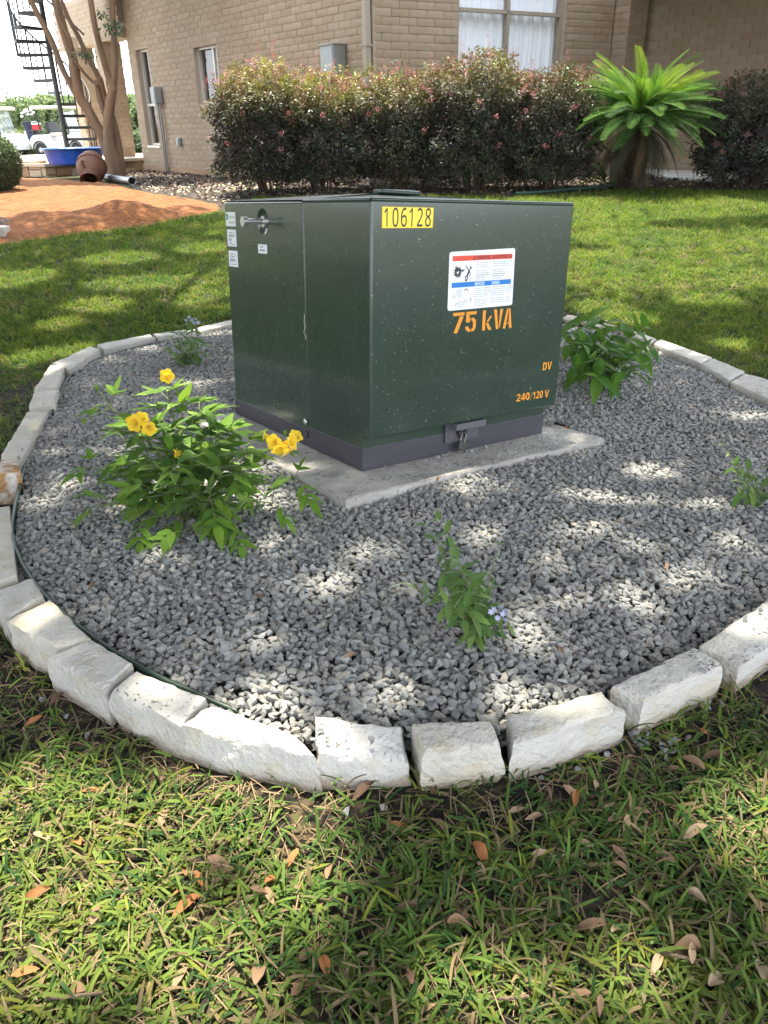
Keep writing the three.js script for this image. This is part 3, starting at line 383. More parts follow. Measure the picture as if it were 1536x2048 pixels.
  const serials = (x, w, h, rows) => { x.fillStyle = '#e6e8ee'; x.fillRect(0, 0, w, h); x.fillStyle = '#3a3d48'; for (const [k, y, a, b, n] of rows) { if (k) for (let i = 0; i < n; i++) x.fillRect(a + i * (b - a) / n, y, (b - a) / n * (0.3 + 0.5 * ((i * 7 % 5) / 5)), k); else { x.fillRect(a, y, b - a, n); } } };
  const sideQ = (y0, y1, z0, z1) => [[z0, y1], [z1, y1], [z1, y0], [z0, y0]]; // (distance along the side, height)
  const stick = (name, y0, y1, z0, z1, r, tex, x = -0.0004) => { const g = sticker(name, [[z0, y0], [z1, y0], [z1, y1], [z0, y1]], r, tex, true); g.position.x = x + 0.0062; return g; };
  stick('owner_sticker', 0.662, 0.716, -1.0365, -0.9475, 0.004, canvas(384, 240, (x, w, h) => { x.fillStyle = '#e3e6e4'; x.fillRect(0, 0, w, h); x.fillStyle = '#1d7a5e'; x.beginPath(); x.ellipse(62, 78, 46, 58, 0, 0, 7); x.fill(); x.fillStyle = '#9fd0bd'; x.beginPath(); x.moveTo(40, 96); x.lineTo(70, 40); x.lineTo(66, 76); x.lineTo(88, 76); x.lineTo(56, 122); x.lineTo(62, 92); x.closePath(); x.fill(); x.fillStyle = '#2a332f'; squeeze(x, 'Texas Electric', 122, 100, 250, 56, ''); squeeze(x, 'Cooperatives', 122, 190, 236, 56, ''); }));
  stick('serial_sticker', 0.585, 0.650, -1.0310, -0.949, 0.003, canvas(256, 256, (x, w, h) => serials(x, w, h, [[0, 44, 60, 150, 9], [0, 40, 180, 200, 18], [34, 74, 36, 210, 30], [0, 124, 40, 120, 10], [26, 146, 40, 130, 16], [0, 196, 50, 130, 7], [0, 222, 50, 210, 5]])));
  stick('serial_sticker', 0.506, 0.569, -1.0290, -0.946, 0.003, canvas(256, 256, (x, w, h) => serials(x, w, h, [[0, 50, 60, 140, 9], [0, 46, 176, 196, 16], [0, 84, 50, 180, 8], [0, 108, 70, 150, 8], [38, 132, 40, 190, 26], [0, 214, 40, 220, 6]])));
  stick('serial_sticker', 0.569, 0.602, -0.7630, -0.691, 0.002, canvas(256, 160, (x, w, h) => serials(x, w, h, [[30, 30, 60, 150, 14], [0, 90, 50, 110, 26], [0, 90, 130, 190, 26]])));
  // stencilled lettering in orange paint
  const orange = std({ color: col(0.78, 0.30, 0.025), roughness: 0.55 });
  const GL = { 7: [[[0, .84], [1, .84], [1, 1], [0, 1]], [[.58, .8], [.94, .8], [.42, 0], [.08, 0]]],
    5: [[[.06, .50], [.06, 1], [1, 1], [1, .85], [.36, .85], [.36, .66], [.48, .70], [.48, .60], [.34, .46]], [[.56, .70], [.80, .67], [.98, .54], [.98, .18], [.82, .04], [.58, 0], [.58, .14], [.70, .20], [.70, .48], [.56, .56]], [[.50, 0], [.22, .03], [.03, .16], [.03, .28], [.30, .28], [.34, .18], [.50, .14]]],
    k: [[[0, 0], [.30, 0], [.30, 1], [0, 1]], [[.40, .40], [.74, .70], [1, .70], [.62, .42]], [[.36, .34], [.60, .38], [1, 0], [.66, 0]]],
    V: [[[0, 1], [.33, 1], [.56, .12], [.60, 0], [.34, 0]], [[.68, 1], [1, 1], [.74, .04], [.62, .1]]],
    A: [[[0, 0], [.30, 0], [.52, .84], [.48, 1], [.36, 1]], [[.56, 1], [.74, 1], [1, 0], [.70, 0], [.60, .66]], [[.40, .20], [.62, .20], [.58, .50], [.54, .30]]] };
  const glyphs = (list) => merge(list.map(([k, x, w, y, h]) => merge(GL[k].map((p) => { const s = new THREE.Shape(p.map(([a, b]) => new THREE.Vector2(x + a * w, y + b * h))); return new THREE.ShapeGeometry(s); }))));
  const L = part('lettering', glyphs([['7', 0.348, 0.052, 0.3292, 0.070], ['5', 0.405, 0.052, 0.3292, 0.070], ['k', 0.487, 0.047, 0.3294, 0.070], ['V', 0.540, 0.046, 0.3296, 0.070], ['A', 0.589, 0.046, 0.3296, 0.070]]), orange, T); L.position.z = 0.0012; L.userData.label = '75 kVA stencilled in orange paint';
  const word = (s, x, y, w, h) => { const g = new THREE.ShapeGeometry(font.generateShapes(s, 1), 4); g.computeBoundingBox(); const b = g.boundingBox; g.translate(-b.min.x, -b.min.y, 0); g.scale(w / (b.max.x - b.min.x), h / (b.max.y - b.min.y), 1); g.translate(x, y, 0.0012); return g; };
  part('lettering', word('DV', 0.822, 0.152, 0.049, 0.031), orange, T).userData.label = 'DV stencilled in orange paint';
  part('lettering', merge([word('240', 0.688, 0.0445, 0.072, 0.0295), word('120', 0.778, 0.0430, 0.056, 0.0295), word('V', 0.845, 0.0415, 0.025, 0.0295)]), orange, T).userData.label = '240/120 V stencilled in orange paint';
  part('lettering', word('/', 0.762, 0.040, 0.014, 0.034), std({ color: col(0.28, 0.17, 0.05), roughness: 0.6 }), T).userData.label = 'faint slash between 240 and 120';
}
{ // padlock hanging from the eye
  const P = place(thing('padlock', 'small weathered green padlock hanging from the lock eye at the foot of the cabinet', 'padlock')); const g = new THREE.Group();
  const m = std({ color: col(0.05, 0.06, 0.05), roughness: 0.5, metalness: 0.5 }), s = std({ color: col(0.16, 0.16, 0.14), roughness: 0.35, metalness: 0.8 });
  const C = (x, y, z) => V(0.434 + x, -0.088 + y, -0.018 + z), tilt = new THREE.Matrix4().makeTranslation(0.434, -0.088, -0.018).multiply(new THREE.Matrix4().makeRotationZ(-0.42)).multiply(new THREE.Matrix4().makeRotationX(-0.18));
  const body = rbox(0.036, 0.034, 0.016, 0.004, 0, -0.008, 0); body.applyMatrix4(tilt); part('lock_body', body, m, P);
  const u = []; for (let i = 0; i <= 12; i++) { const a = Math.PI * (1 - i / 12); u.push(V(Math.cos(a) * 0.011, 0.036 + Math.sin(a) * 0.011, 0)); } const sg = tubeGeo([V(-0.011, 0.004, 0), ...u, V(0.011, 0.004, 0)], 0.0032, 8); sg.applyMatrix4(tilt); part('shackle', sg, s, P);
  const k = rbox(0.018, 0.003, 0.010, 0.001, 0, -0.0255, 0); k.applyMatrix4(tilt); part('key_plate', k, s, P);
}

// ------------------------------------------------------------------ house
const P0 = at(745, 60, -12.8); P0.y = 0;
const dL = V(0.593, 0, 0.805).normalize(), dR = V(0.866, 0, -0.5).normalize();
function frame(o, dir) { const n = V(-dir.z, 0, dir.x); const m = new THREE.Matrix4().makeBasis(dir, V(0, 1, 0), n).setPosition(o.x, 0, o.z); return { o, dir, n, m, inv: m.clone().invert(), w: (s, y, z = 0) => V(s, y, z).applyMatrix4(m),
  px(u, v) { const O = V(0, CAM_H, 0).applyMatrix4(this.inv), d = ray(u, v).transformDirection(this.inv), t = -O.z / d.z; return [O.x + d.x * t, O.y + d.y * t]; } }; }
const setF = (o, f) => { f.m.decompose(o.position, o.quaternion, o.scale); return o; };
const FL = frame(P0.clone().addScaledVector(dL, -9.45), dL), FR = frame(P0, dR);
const sIn = FR.px(1222, 100)[0], sPierEnd = sIn + 0.50, pierOut = 0.34;
const FPside = frame(FR.w(sIn, 0, 0), FR.n.clone()), FPfront = frame(FR.w(sIn, 0, pierOut), dR);
const FD = frame(FR.w(sPierEnd - 0.04, 0, -0.25), dL);
const HOUSE = thing('brick_house', 'beige painted brick house with a tall white-curtained window and a shaded entry at right', 'house');
const WALL_H = 3.95;
const brickTex = dataTex(256, (u, v) => { const k = 0.92 + (nA(u, v) - 0.5) * 0.22 + (nC(u, v) - 0.5) * 0.16; return s3(k, k * 0.99, k * 0.97); });
const brickMs = [[0.37, 0.285, 0.205], [0.355, 0.27, 0.19], [0.385, 0.30, 0.22], [0.345, 0.258, 0.178]].map((c) => std({ color: col(...c), map: again(brickTex, 3), bumpMap: again(texRough, 6), bumpScale: 0.004, roughness: 0.9 }));
const mortarM = std({ color: col(0.40, 0.325, 0.25), bumpMap: again(texRough, 4), bumpScale: 0.004, roughness: 0.95 });
const footM = std({ color: col(0.36, 0.24, 0.15), map: again(brickTex, 1), bumpMap: again(texRough, 2), bumpScale: 0.012, roughness: 0.95 });
const BL = 0.302, BH = 0.1016;
function brickGeo(seed, amp) { const b = new MB(), nx = 5, ny = 2, w = BL - 0.010, h = BH - 0.010, id = []; for (let j = 0; j <= ny; j++) { const r = []; for (let i = 0; i <= nx; i++) { const e = i === 0 || j === 0 || i === nx || j === ny; const x = (i / nx - 0.5) * w, y = (j / ny - 0.5) * h; r.push(b.v(x, y, (e ? -0.005 : 0) + amp * (e ? 0.4 : 1) * fbm(x * 26 + seed * 3, y * 26, seed, 3), x, y)); } id.push(r); }
  for (let j = 0; j < ny; j++) for (let i = 0; i < nx; i++) b.quad(id[j][i], id[j][i + 1], id[j + 1][i + 1], id[j + 1][i]);
  const ring = []; for (let i = 0; i < nx; i++) ring.push(id[0][i]); for (let j = 0; j < ny; j++) ring.push(id[j][nx]); for (let i = nx; i > 0; i--) ring.push(id[ny][i]); for (let j = ny; j > 0; j--) ring.push(id[j][0]);
  const back = ring.map((k) => b.v(b.p[k * 3] * 1.01, b.p[k * 3 + 1] * 1.02, -0.04, b.p[k * 3], b.p[k * 3 + 1] - 0.03)); ring.forEach((k, i) => { const m = (i + 1) % ring.length; b.quad(back[i], back[m], ring[m], k); }); return toCreasedNormals(b.geo(), 0.6); }
const roughBricks = [1, 2, 3, 4].map((s) => brickGeo(s, 0.013)), flatBricks = [5, 6, 7].map((s) => brickGeo(s, 0.004));
let singleBricks = 0;
function facade(f, len, y0, holes, opt) { // holes: [s0, s1, y0, y1]
  const sh = new THREE.Shape([[opt.inset || 0, y0], [len, y0], [len, WALL_H], [opt.inset || 0, WALL_H]].map(([x, y]) => new THREE.Vector2(x, y)));
  for (const [a, b, c, d] of holes) sh.holes.push(new THREE.Path([[a, c], [a, d], [b, d], [b, c]].map(([x, y]) => new THREE.Vector2(x, y))));
  const g = new THREE.ExtrudeGeometry(sh, { depth: 0.2, bevelEnabled: false }); g.translate(0, 0, -0.213); const w = setF(part('wall', g, mortarM, HOUSE), f); w.name = 'wall';
  const R = rng(opt.seed), kinds = opt.rough ? roughBricks : flatBricks, all = [];
  for (let k = 0; y0 + 0.0 + k * BH < WALL_H - 0.05; k++) { const y = opt.base + k * BH + BH / 2; if (y > WALL_H - 0.05 || y < y0 + 0.04) continue; let iv = [[0, len]];
    for (const [a, b, c, d] of holes) if (y > c - 0.03 && y < d + 0.03) iv = iv.flatMap(([p, q]) => (b <= p || a >= q) ? [[p, q]] : [[p, a], [b, q]].filter(([m, n]) => n - m > 0.03));
    const off = (k % 2 ? 0.5 : 0) * BL + R.r(-0.01, 0.01);
    for (const [p, q] of iv) for (let i = Math.floor((p - off) / BL); i * BL + off < q; i++) { const a = Math.max(p, i * BL + off), b = Math.min(q, (i + 1) * BL + off); if (b - a < 0.03) continue;
      const c = f.w((a + b) / 2, y), [u, v, dep] = pix(c), seen = u > -15 && u < 1550 && v > -12 && opt.seen(u, v); all.push({ x: (a + b) / 2, y, s: (b - a - 0.010) / (BL - 0.010), seen, dep, k: Math.floor(R() * kinds.length), m: Math.floor(R() * brickMs.length), z: R.r(-0.002, 0.002), r: R.r(-0.004, 0.004) }); } }
  all.sort((p, q) => (q.seen - p.seen) || p.dep - q.dep); const mats = brickMs.map(() => []), n = Math.min(opt.singles, 300 - singleBricks);
  all.forEach((o, i) => { const M = mat4(V(o.x, o.y, o.z), new THREE.Quaternion().setFromEuler(new THREE.Euler(0, o.r, 0)), V(o.s, 1, 1)); if (i < n && o.seen) { const m = part('brick', kinds[o.k], brickMs[o.m], w); M.decompose(m.position, m.quaternion, m.scale); singleBricks++; } else mats[o.m].push(kinds[o.k].clone().applyMatrix4(M)); });
  mats.forEach((l, i) => { if (l.length) { const m = part('brickwork', mergeGeometries(l), brickMs[i], w); m.userData.kind = 'stuff'; } });
  return w;
}
const rect = (f, uv) => { const p = uv.map(([u, v]) => f.px(u, v)); return [(p[0][0] + p[3][0]) / 2, (p[1][0] + p[2][0]) / 2, (p[2][1] + p[3][1]) / 2, (p[0][1] + p[1][1]) / 2]; }; // tl, tr, br, bl
const winTall = rect(FL, [[270, 101], [295, 94], [318, 290], [296, 292]]), winSmall = rect(FL, [[385, 95], [433, 87], [441, 205], [398, 209]]);
const bw = rect(FR, [[917, 10], [1133, 20], [1124, 130], [915, 130]]); const winBig = [bw[0], bw[1], 0.95, 3.15];
facade(FR, sIn, -0.2, [winBig], { seed: 31, base: 0.02, rough: false, singles: 120, seen: (u, v) => v < 170 });
facade(FPside, pierOut - 0.014, -0.2, [], { seed: 33, base: 0.02, rough: false, singles: 12, seen: (u, v) => v < 170 });
facade(FPfront, 0.42, -0.2, [], { seed: 34, base: 0.02, inset: 0.014, rough: true, singles: 20, seen: (u, v) => v < 150 });
facade(FL, 9.45, -0.2, [winTall, winSmall], { seed: 32, base: 0.02, rough: true, singles: 100, seen: (u, v) => v < 160 || u < 400 });
facade(FD, 7.2, -0.2, [], { seed: 35, base: 0.02, rough: false, singles: 60, seen: (u, v) => v < 300 });
// footing of plastered concrete under the far-left bricks
{ const g = new THREE.BoxGeometry(9.4, 0.42, 0.05); g.translate(4.72, 0.08, 0.012); setF(part('footing', g, footM, HOUSE), FL); }
{ const b = new MB(); // roof slab, back walls, entry roof
  const ro = (pts, y, h) => { const s = new THREE.Shape(pts.map((p) => new THREE.Vector2(p.x, -p.z))), g = new THREE.ExtrudeGeometry(s, { depth: h, bevelEnabled: false }); g.rotateX(-Math.PI / 2); g.translate(0, y, 0); return g; };
  const out = (f, s, z) => f.w(s, 0, z), A = out(FL, -0.3, 0.1), B = P0.clone().addScaledVector(FL.n, 0.08).addScaledVector(FR.n, 0.08), C = out(FR, sIn + 3, 0.1), D = V(14, 0, -24), E = V(-3, 0, -31);
  part('roof', ro([A, B, C, D, E], WALL_H, 0.2), std({ color: col(0.25, 0.2, 0.16), roughness: 0.9 }), HOUSE);
  part('porch_roof', ro([out(FD, 0.1, -0.1), out(FD, 7.4, -0.3), out(FD, 7.4, 2.6), out(FD, 1.6, 2.6)], 3.35, 0.22), std({ color: col(0.3, 0.26, 0.21), roughness: 0.9 }), HOUSE);
  const wall = (p, q) => { const L = p.distanceTo(q), g = new THREE.BoxGeometry(L, WALL_H, 0.2); g.translate(L / 2, WALL_H / 2, 0); const m = part('wall', g, mortarM, HOUSE); m.position.set(p.x, 0, p.z); m.rotation.y = -Math.atan2(q.z - p.z, q.x - p.x); };
  wall(out(FL, 0.1, -0.25), V(-2.6, 0, -30)); wall(V(-2.6, 0, -30), V(13.5, 0, -23.5)); wall(V(13.5, 0, -23.5), out(FD, 7.1, -0.3)); }
const frameM = std({ color: col(0.30, 0.245, 0.185), roughness: 0.55 }), alu = std({ color: col(0.62, 0.58, 0.52), roughness: 0.4, metalness: 0.2 });
const glassM = phys({ color: 0xffffff, transmission: 1, thickness: 0, roughness: 0.02, ior: 1.5, specularIntensity: 1 });
const darkM = std({ color: col(0.03, 0.03, 0.033), roughness: 0.9 });
function frameGeo(a, b, c, d, w, z0, z1, bars = []) { const B = new MB(), zc = (z0 + z1) / 2, dz = z1 - z0; B.box((a + b) / 2, d - w / 2, zc, b - a, w, dz); B.box((a + b) / 2, c + w / 2, zc, b - a, w, dz); B.box(a + w / 2, (c + d) / 2, zc, w, d - c - 2 * w, dz); B.box(b - w / 2, (c + d) / 2, zc, w, d - c - 2 * w, dz); for (const [x, y, sx, sy] of bars) B.box(x, y, zc + 0.003, sx, sy, dz); return B.geo(false); }
{ // big window with white curtains
  const [a, b, c, d] = winBig, mx = FR.px(1021, 60)[0], my = FR.px(1021, 23)[1];
  const w = setF(part('window', frameGeo(a + 0.002, b - 0.002, c + 0.002, d - 0.002, 0.06, -0.15, -0.07, [[mx, (c + d) / 2, 0.055, d - c - 0.13], [(a + b) / 2, my, b - a - 0.13, 0.05]]), frameM, HOUSE), FR); w.userData.label = 'tall window with white curtains behind the hedge';
  const hw = (mx - a) / 1, g = (x0, x1, y0, y1) => { const q = new THREE.BoxGeometry(x1 - x0, y1 - y0, 0.006); q.translate((x0 + x1) / 2, (y0 + y1) / 2, -0.115); return q; };
  for (const [x0, x1] of [[a + 0.06, mx - 0.026], [mx + 0.026, b - 0.06]]) for (const [y0, y1] of [[c + 0.06, my - 0.024], [my + 0.024, d - 0.06]]) { const q = new THREE.PlaneGeometry(x1 - x0, y1 - y0); q.translate((x0 + x1) / 2, (y0 + y1) / 2, -0.115); part('pane', q, glassM, w); }
  const sheer = std({ color: col(0.86, 0.88, 0.93), roughness: 0.95, side: THREE.DoubleSide });
  for (const [x0, x1, sd] of [[a - 0.05, mx + 0.02, 1], [mx - 0.03, b + 0.05, 2]]) { const B = new MB(), n = 90, id = [[], []]; for (let i = 0; i <= n; i++) { const x = lerp(x0, x1, i / n), z = -0.20 + 0.018 * Math.sin(x * 31 + sd) + 0.012 * Math.sin(x * 67 + sd * 2) + 0.02 * noise(x * 5, sd, 1); id[0].push(B.v(x, c - 0.1, z + 0.008 * noise(x * 9, 3, sd), x, 0)); id[1].push(B.v(x, d + 0.1, z, x, 1)); } for (let i = 0; i < n; i++) B.quad(id[0][i], id[0][i + 1], id[1][i + 1], id[1][i]); part('curtain', B.geo(), sheer, w); }
  const s = new THREE.BoxGeometry(b - a + 0.06, 0.05, 0.2); s.translate((a + b) / 2, c - 0.026, -0.07); part('sill', s, frameM, w);
}
{ // two aluminium windows of the long wall
  const [a, b, c, d] = winTall, my = FL.px(306, 209)[1];
  const w = setF(part('window', frameGeo(a + 0.002, b - 0.002, c + 0.002, d - 0.002, 0.045, -0.17, -0.11, [[(a + b) / 2, my, b - a - 0.1, 0.05]]), alu, HOUSE), FL); w.userData.label = 'narrow two-pane window near the far corner';
  for (const [y0, y1] of [[c + 0.045, my - 0.024], [my + 0.024, d - 0.045]]) { const q = new THREE.PlaneGeometry(b - a - 0.09, y1 - y0); q.translate((a + b) / 2, (y0 + y1) / 2, -0.14); part('pane', q, glassM, w); }
  const bl = new THREE.BoxGeometry(b - a + 0.2, d - c + 0.2, 0.02); bl.translate((a + b) / 2, (c + d) / 2, -0.30); part('blind', bl, std({ color: col(0.10, 0.11, 0.12), roughness: 0.8 }), w);
  const s = new THREE.BoxGeometry(b - a + 0.02, 0.045, 0.2); s.translate((a + b) / 2, c - 0.024, -0.085); part('sill', s, alu, w);
  const [e, f, g, h] = winSmall, mx = FL.px(422, 150)[0];
  const w2 = setF(part('window', frameGeo(e + 0.002, f - 0.002, g + 0.002, h - 0.002, 0.045, -0.15, -0.09, [[mx, (g + h) / 2, 0.045, h - g - 0.1]]), alu, HOUSE), FL); w2.userData.label = 'sliding window half hidden by the top of the hedge';
  for (const [x0, x1, z] of [[e + 0.045, mx - 0.02, -0.13], [mx + 0.02, f - 0.045, -0.112]]) { const q = new THREE.PlaneGeometry(x1 - x0, h - g - 0.09); q.translate((x0 + x1) / 2, (g + h) / 2, z); part('pane', q, glassM, w2); }
  const b2 = new THREE.BoxGeometry(f - e + 0.2, h - g + 0.2, 0.02); b2.translate((e + f) / 2, (g + h) / 2, -0.30); part('blind', b2, std({ color: col(0.07, 0.075, 0.085), roughness: 0.8 }), w2);
}
{ // downspout at the corner
  const [s0] = FL.px(737, 80), [s1] = FL.px(757, 80), g = rbox(0.115, WALL_H - 0.15, 0.085, 0.012, 9.45 - 0.075, WALL_H / 2 + 0.1, 0.055); const m = setF(part('downspout', g, std({ color: col(0.33, 0.275, 0.215), roughness: 0.5 }), HOUSE), FL);
  const st = new MB(); for (const y of [0.9, 2.1, 3.2]) st.box(9.45 - 0.075, y, 0.055, 0.14, 0.03, 0.1); part('strap', st.geo(false), frameM, m); }
{ // porch: brick columns and beam beyond the far corner
  const colB = (u, w, z, n) => { const p = at(u, 200, z), G = new MB(); const m = part('porch_column', new THREE.BoxGeometry(w, 3.0, w).translate(0, 1.62, 0), mortarM, HOUSE); m.position.set(p.x, 0, p.z); m.rotation.y = Math.atan2(-dL.z, dL.x);
    const R = rng(n), l = brickMs.map(() => []); for (let k = 0; k < 27; k++) for (let sd = 0; sd < 4; sd++) { const q = new THREE.Matrix4().makeRotationY(sd * Math.PI / 2), cnt = 2; for (let i = 0; i < cnt; i++) { const len = w / cnt - 0.012, M = q.clone().multiply(mat4(V((i - 0.5) * w / cnt + ((k % 2) ? 0.02 : -0.02), 0.2 + k * BH, w / 2 + 0.006 + R.r(-0.003, 0.004)), new THREE.Quaternion(), V(len / (BL - 0.01), 1, 1))); l[Math.floor(R() * 4)].push(R.pick(roughBricks).clone().applyMatrix4(M)); } } l.forEach((g, i) => { const s = part('brickwork', mergeGeometries(g), brickMs[i], m); s.userData.kind = 'stuff'; }); };
  colB(230, 0.46, -21.6, 71); colB(176, 0.5, -23.0, 72);
  const A = FL.w(-0.02, 0, -0.12), B = FL.w(-4.4, 0, -0.12), L = A.distanceTo(B), g = new THREE.BoxGeometry(L, 1.0, 0.4); g.translate(-L / 2, 3.40, -0.05); const m = setF(part('porch_beam', g, mortarM, HOUSE), FL);
  const lists = brickMs.map(() => []), R = rng(77); for (let k = 0; k < 9; k++) for (let i = 0; i * BL < L; i++) lists[Math.floor(R() * 4)].push(R.pick(roughBricks).clone().applyMatrix4(mat4(V(-(i + 0.5) * BL + (k % 2) * 0.15 - 0.08, 2.95 + k * BH, 0.155), new THREE.Quaternion(), 1))); lists.forEach((l, i) => { const s = part('brickwork', mergeGeometries(l), brickMs[i], m); s.userData.kind = 'stuff'; });
}
{ // boxes on the long wall
  const [sx, sy] = FL.px(684, 87), [ex] = FL.px(704, 92); const p = setF(thing('breaker_box', 'tall grey electrical panel box on the brick wall behind the hedge', 'breaker box'), FL), gm = std({ color: col(0.30, 0.32, 0.32), roughness: 0.45, metalness: 0.3 });
  const W = 0.36, Hh = 0.95, x = FL.px(672, 120)[0] + 0.10, y = sy - Hh / 2 - 0.02; part('enclosure', rbox(W, Hh, 0.22, 0.008, x, y, 0.12), gm, p); part('cover', rbox(W - 0.04, Hh - 0.06, 0.012, 0.004, x, y - 0.005, 0.235), gm, p); part('rain_lip', rbox(W + 0.03, 0.02, 0.25, 0.004, x, y + Hh / 2 + 0.005, 0.128), gm, p); { const c = new THREE.CylinderGeometry(0.03, 0.03, 1.0, 14); c.translate(x + 0.05, y - Hh / 2 - 0.4, 0.1); part('conduit', c, gm, p); }
  const q = setF(thing('meter_box', 'small grey electrical box with two conduits running down to the mulch beside the narrow window', 'electrical box'), FL), [ax, ay] = FL.px(317, 174), [, by] = FL.px(320, 207); part('enclosure', rbox(0.24, ay - by, 0.16, 0.008, ax + 0.06, (ay + by) / 2, 0.1), gm, q); part('cover', rbox(0.2, ay - by - 0.05, 0.01, 0.003, ax + 0.06, (ay + by) / 2, 0.185), gm, q);
  for (const o of [0.02, 0.12]) { const c = new THREE.CylinderGeometry(0.022, 0.022, by + 0.1, 12); c.translate(ax + o, (by + 0.1) / 2 - 0.02, 0.075); part('conduit', c, std({ color: col(0.24, 0.23, 0.21), roughness: 0.5, metalness: 0.4 }), q); }
  const r = setF(thing('outlet_box', 'tiny grey outlet box low on the brick wall left of the hedge', 'outlet box'), FL), [ox, oy] = FL.px(362, 284); part('cover', rbox(0.11, 0.17, 0.07, 0.012, ox, oy, 0.045), gm, r); part('flap', rbox(0.08, 0.13, 0.015, 0.004, ox, oy, 0.086), gm, r);
}

// ------------------------------------------------------------------ patio, stairs, pool, pot, pipe
const C0 = hit(94, 356, lawn);
const patioPts = [C0, V(C0.x - 3.6, 0, C0.z - 1.5), V(-12.5, 0, -21.5), V(-9, 0, -24.5), V(-5.4, 0, -23.5), V(-5.85, 0, -20.45)];
const PATIO_Y = lawn(C0.x, C0.z) + 0.275;
{ const sh = (grow) => { const c = patioPts.reduce((s, p) => s.clone().add(p), V(0, 0, 0)).multiplyScalar(1 / patioPts.length); return new THREE.Shape(patioPts.map((p) => { const d = p.clone().sub(c); d.setLength(d.length() + grow); return new THREE.Vector2(c.x + d.x, -(c.z + d.z)); })); };
  const P = thing('stone_patio', 'low raised patio with a pale slab top and a stone-faced edge at far left', 'patio');
  const g = new THREE.ExtrudeGeometry(sh(0.04), { depth: 0.05, bevelEnabled: true, bevelSize: 0.008, bevelThickness: 0.008, bevelSegments: 2 }); g.rotateX(-Math.PI / 2); g.translate(0, PATIO_Y - 0.05, 0); part('slab', g, std({ color: col(0.50, 0.43, 0.34), bumpMap: again(texRough, 1), bumpScale: 0.01, roughness: 0.9 }), P);
  const k = new THREE.ExtrudeGeometry(sh(-0.05), { depth: PATIO_Y - 0.06 + 0.3, bevelEnabled: false }); k.rotateX(-Math.PI / 2); k.translate(0, -0.3, 0); part('core', k, std({ color: col(0.26, 0.2, 0.15), roughness: 1 }), P);
  const R = rng(61), stM = [[0.42, 0.27, 0.17], [0.48, 0.36, 0.24], [0.38, 0.22, 0.13], [0.5, 0.4, 0.29]].map((c) => std({ color: col(...c), map: again(brickTex, 1.5), bumpMap: again(texRough, 2), bumpScale: 0.012, roughness: 0.9 }));
  for (const [a, b] of [[1, 0], [0, 5]]) { const A = patioPts[a], B = patioPts[b], L = A.distanceTo(B), d = B.clone().sub(A).normalize(), f = frame(A, d); for (let s = 0.0; s < L - 0.02;) { const w = Math.min(L - s, R.r(0.2, 0.55)), split = R() < 0.5 ? R.r(0.4, 0.62) : 1, y0 = 0.02, y1 = PATIO_Y - 0.062; for (const [c, e] of split < 1 ? [[0, split], [split, 1]] : [[0, 1]]) { const h = (y1 - y0) * (e - c) - 0.012, pts = []; for (let i = 0; i < 18; i++) pts.push(V(R.r(-0.5, 0.5) * (w - 0.014), R.r(-0.5, 0.5) * h, R.r(-0.03, 0.028))); for (const sx of [-1, 1]) for (const sy of [-1, 1]) pts.push(V(sx * (w * 0.47 - 0.01), sy * h * 0.46, R.r(0.005, 0.022)), V(sx * (w * 0.48 - 0.007), sy * h * 0.48, -0.05)); const cg = new ConvexGeometry(pts); cg.setAttribute('uv', new THREE.Float32BufferAttribute(new Float32Array(cg.attributes.position.count * 2).map((_, i) => cg.attributes.position.getComponent(i >> 1, i & 1)), 2)); cg.computeVertexNormals(); const m = part('stone', cg, R.pick(stM), P); const p = f.w(s + w / 2, lerp(y0, y1, (c + e) / 2), -0.02); m.position.copy(p); f.m.decompose(V(0, 0, 0), m.quaternion, V(1, 1, 1)); } s += w; } }
}
const iron = std({ color: col(0.055, 0.055, 0.058), roughness: 0.5, metalness: 0.4 });
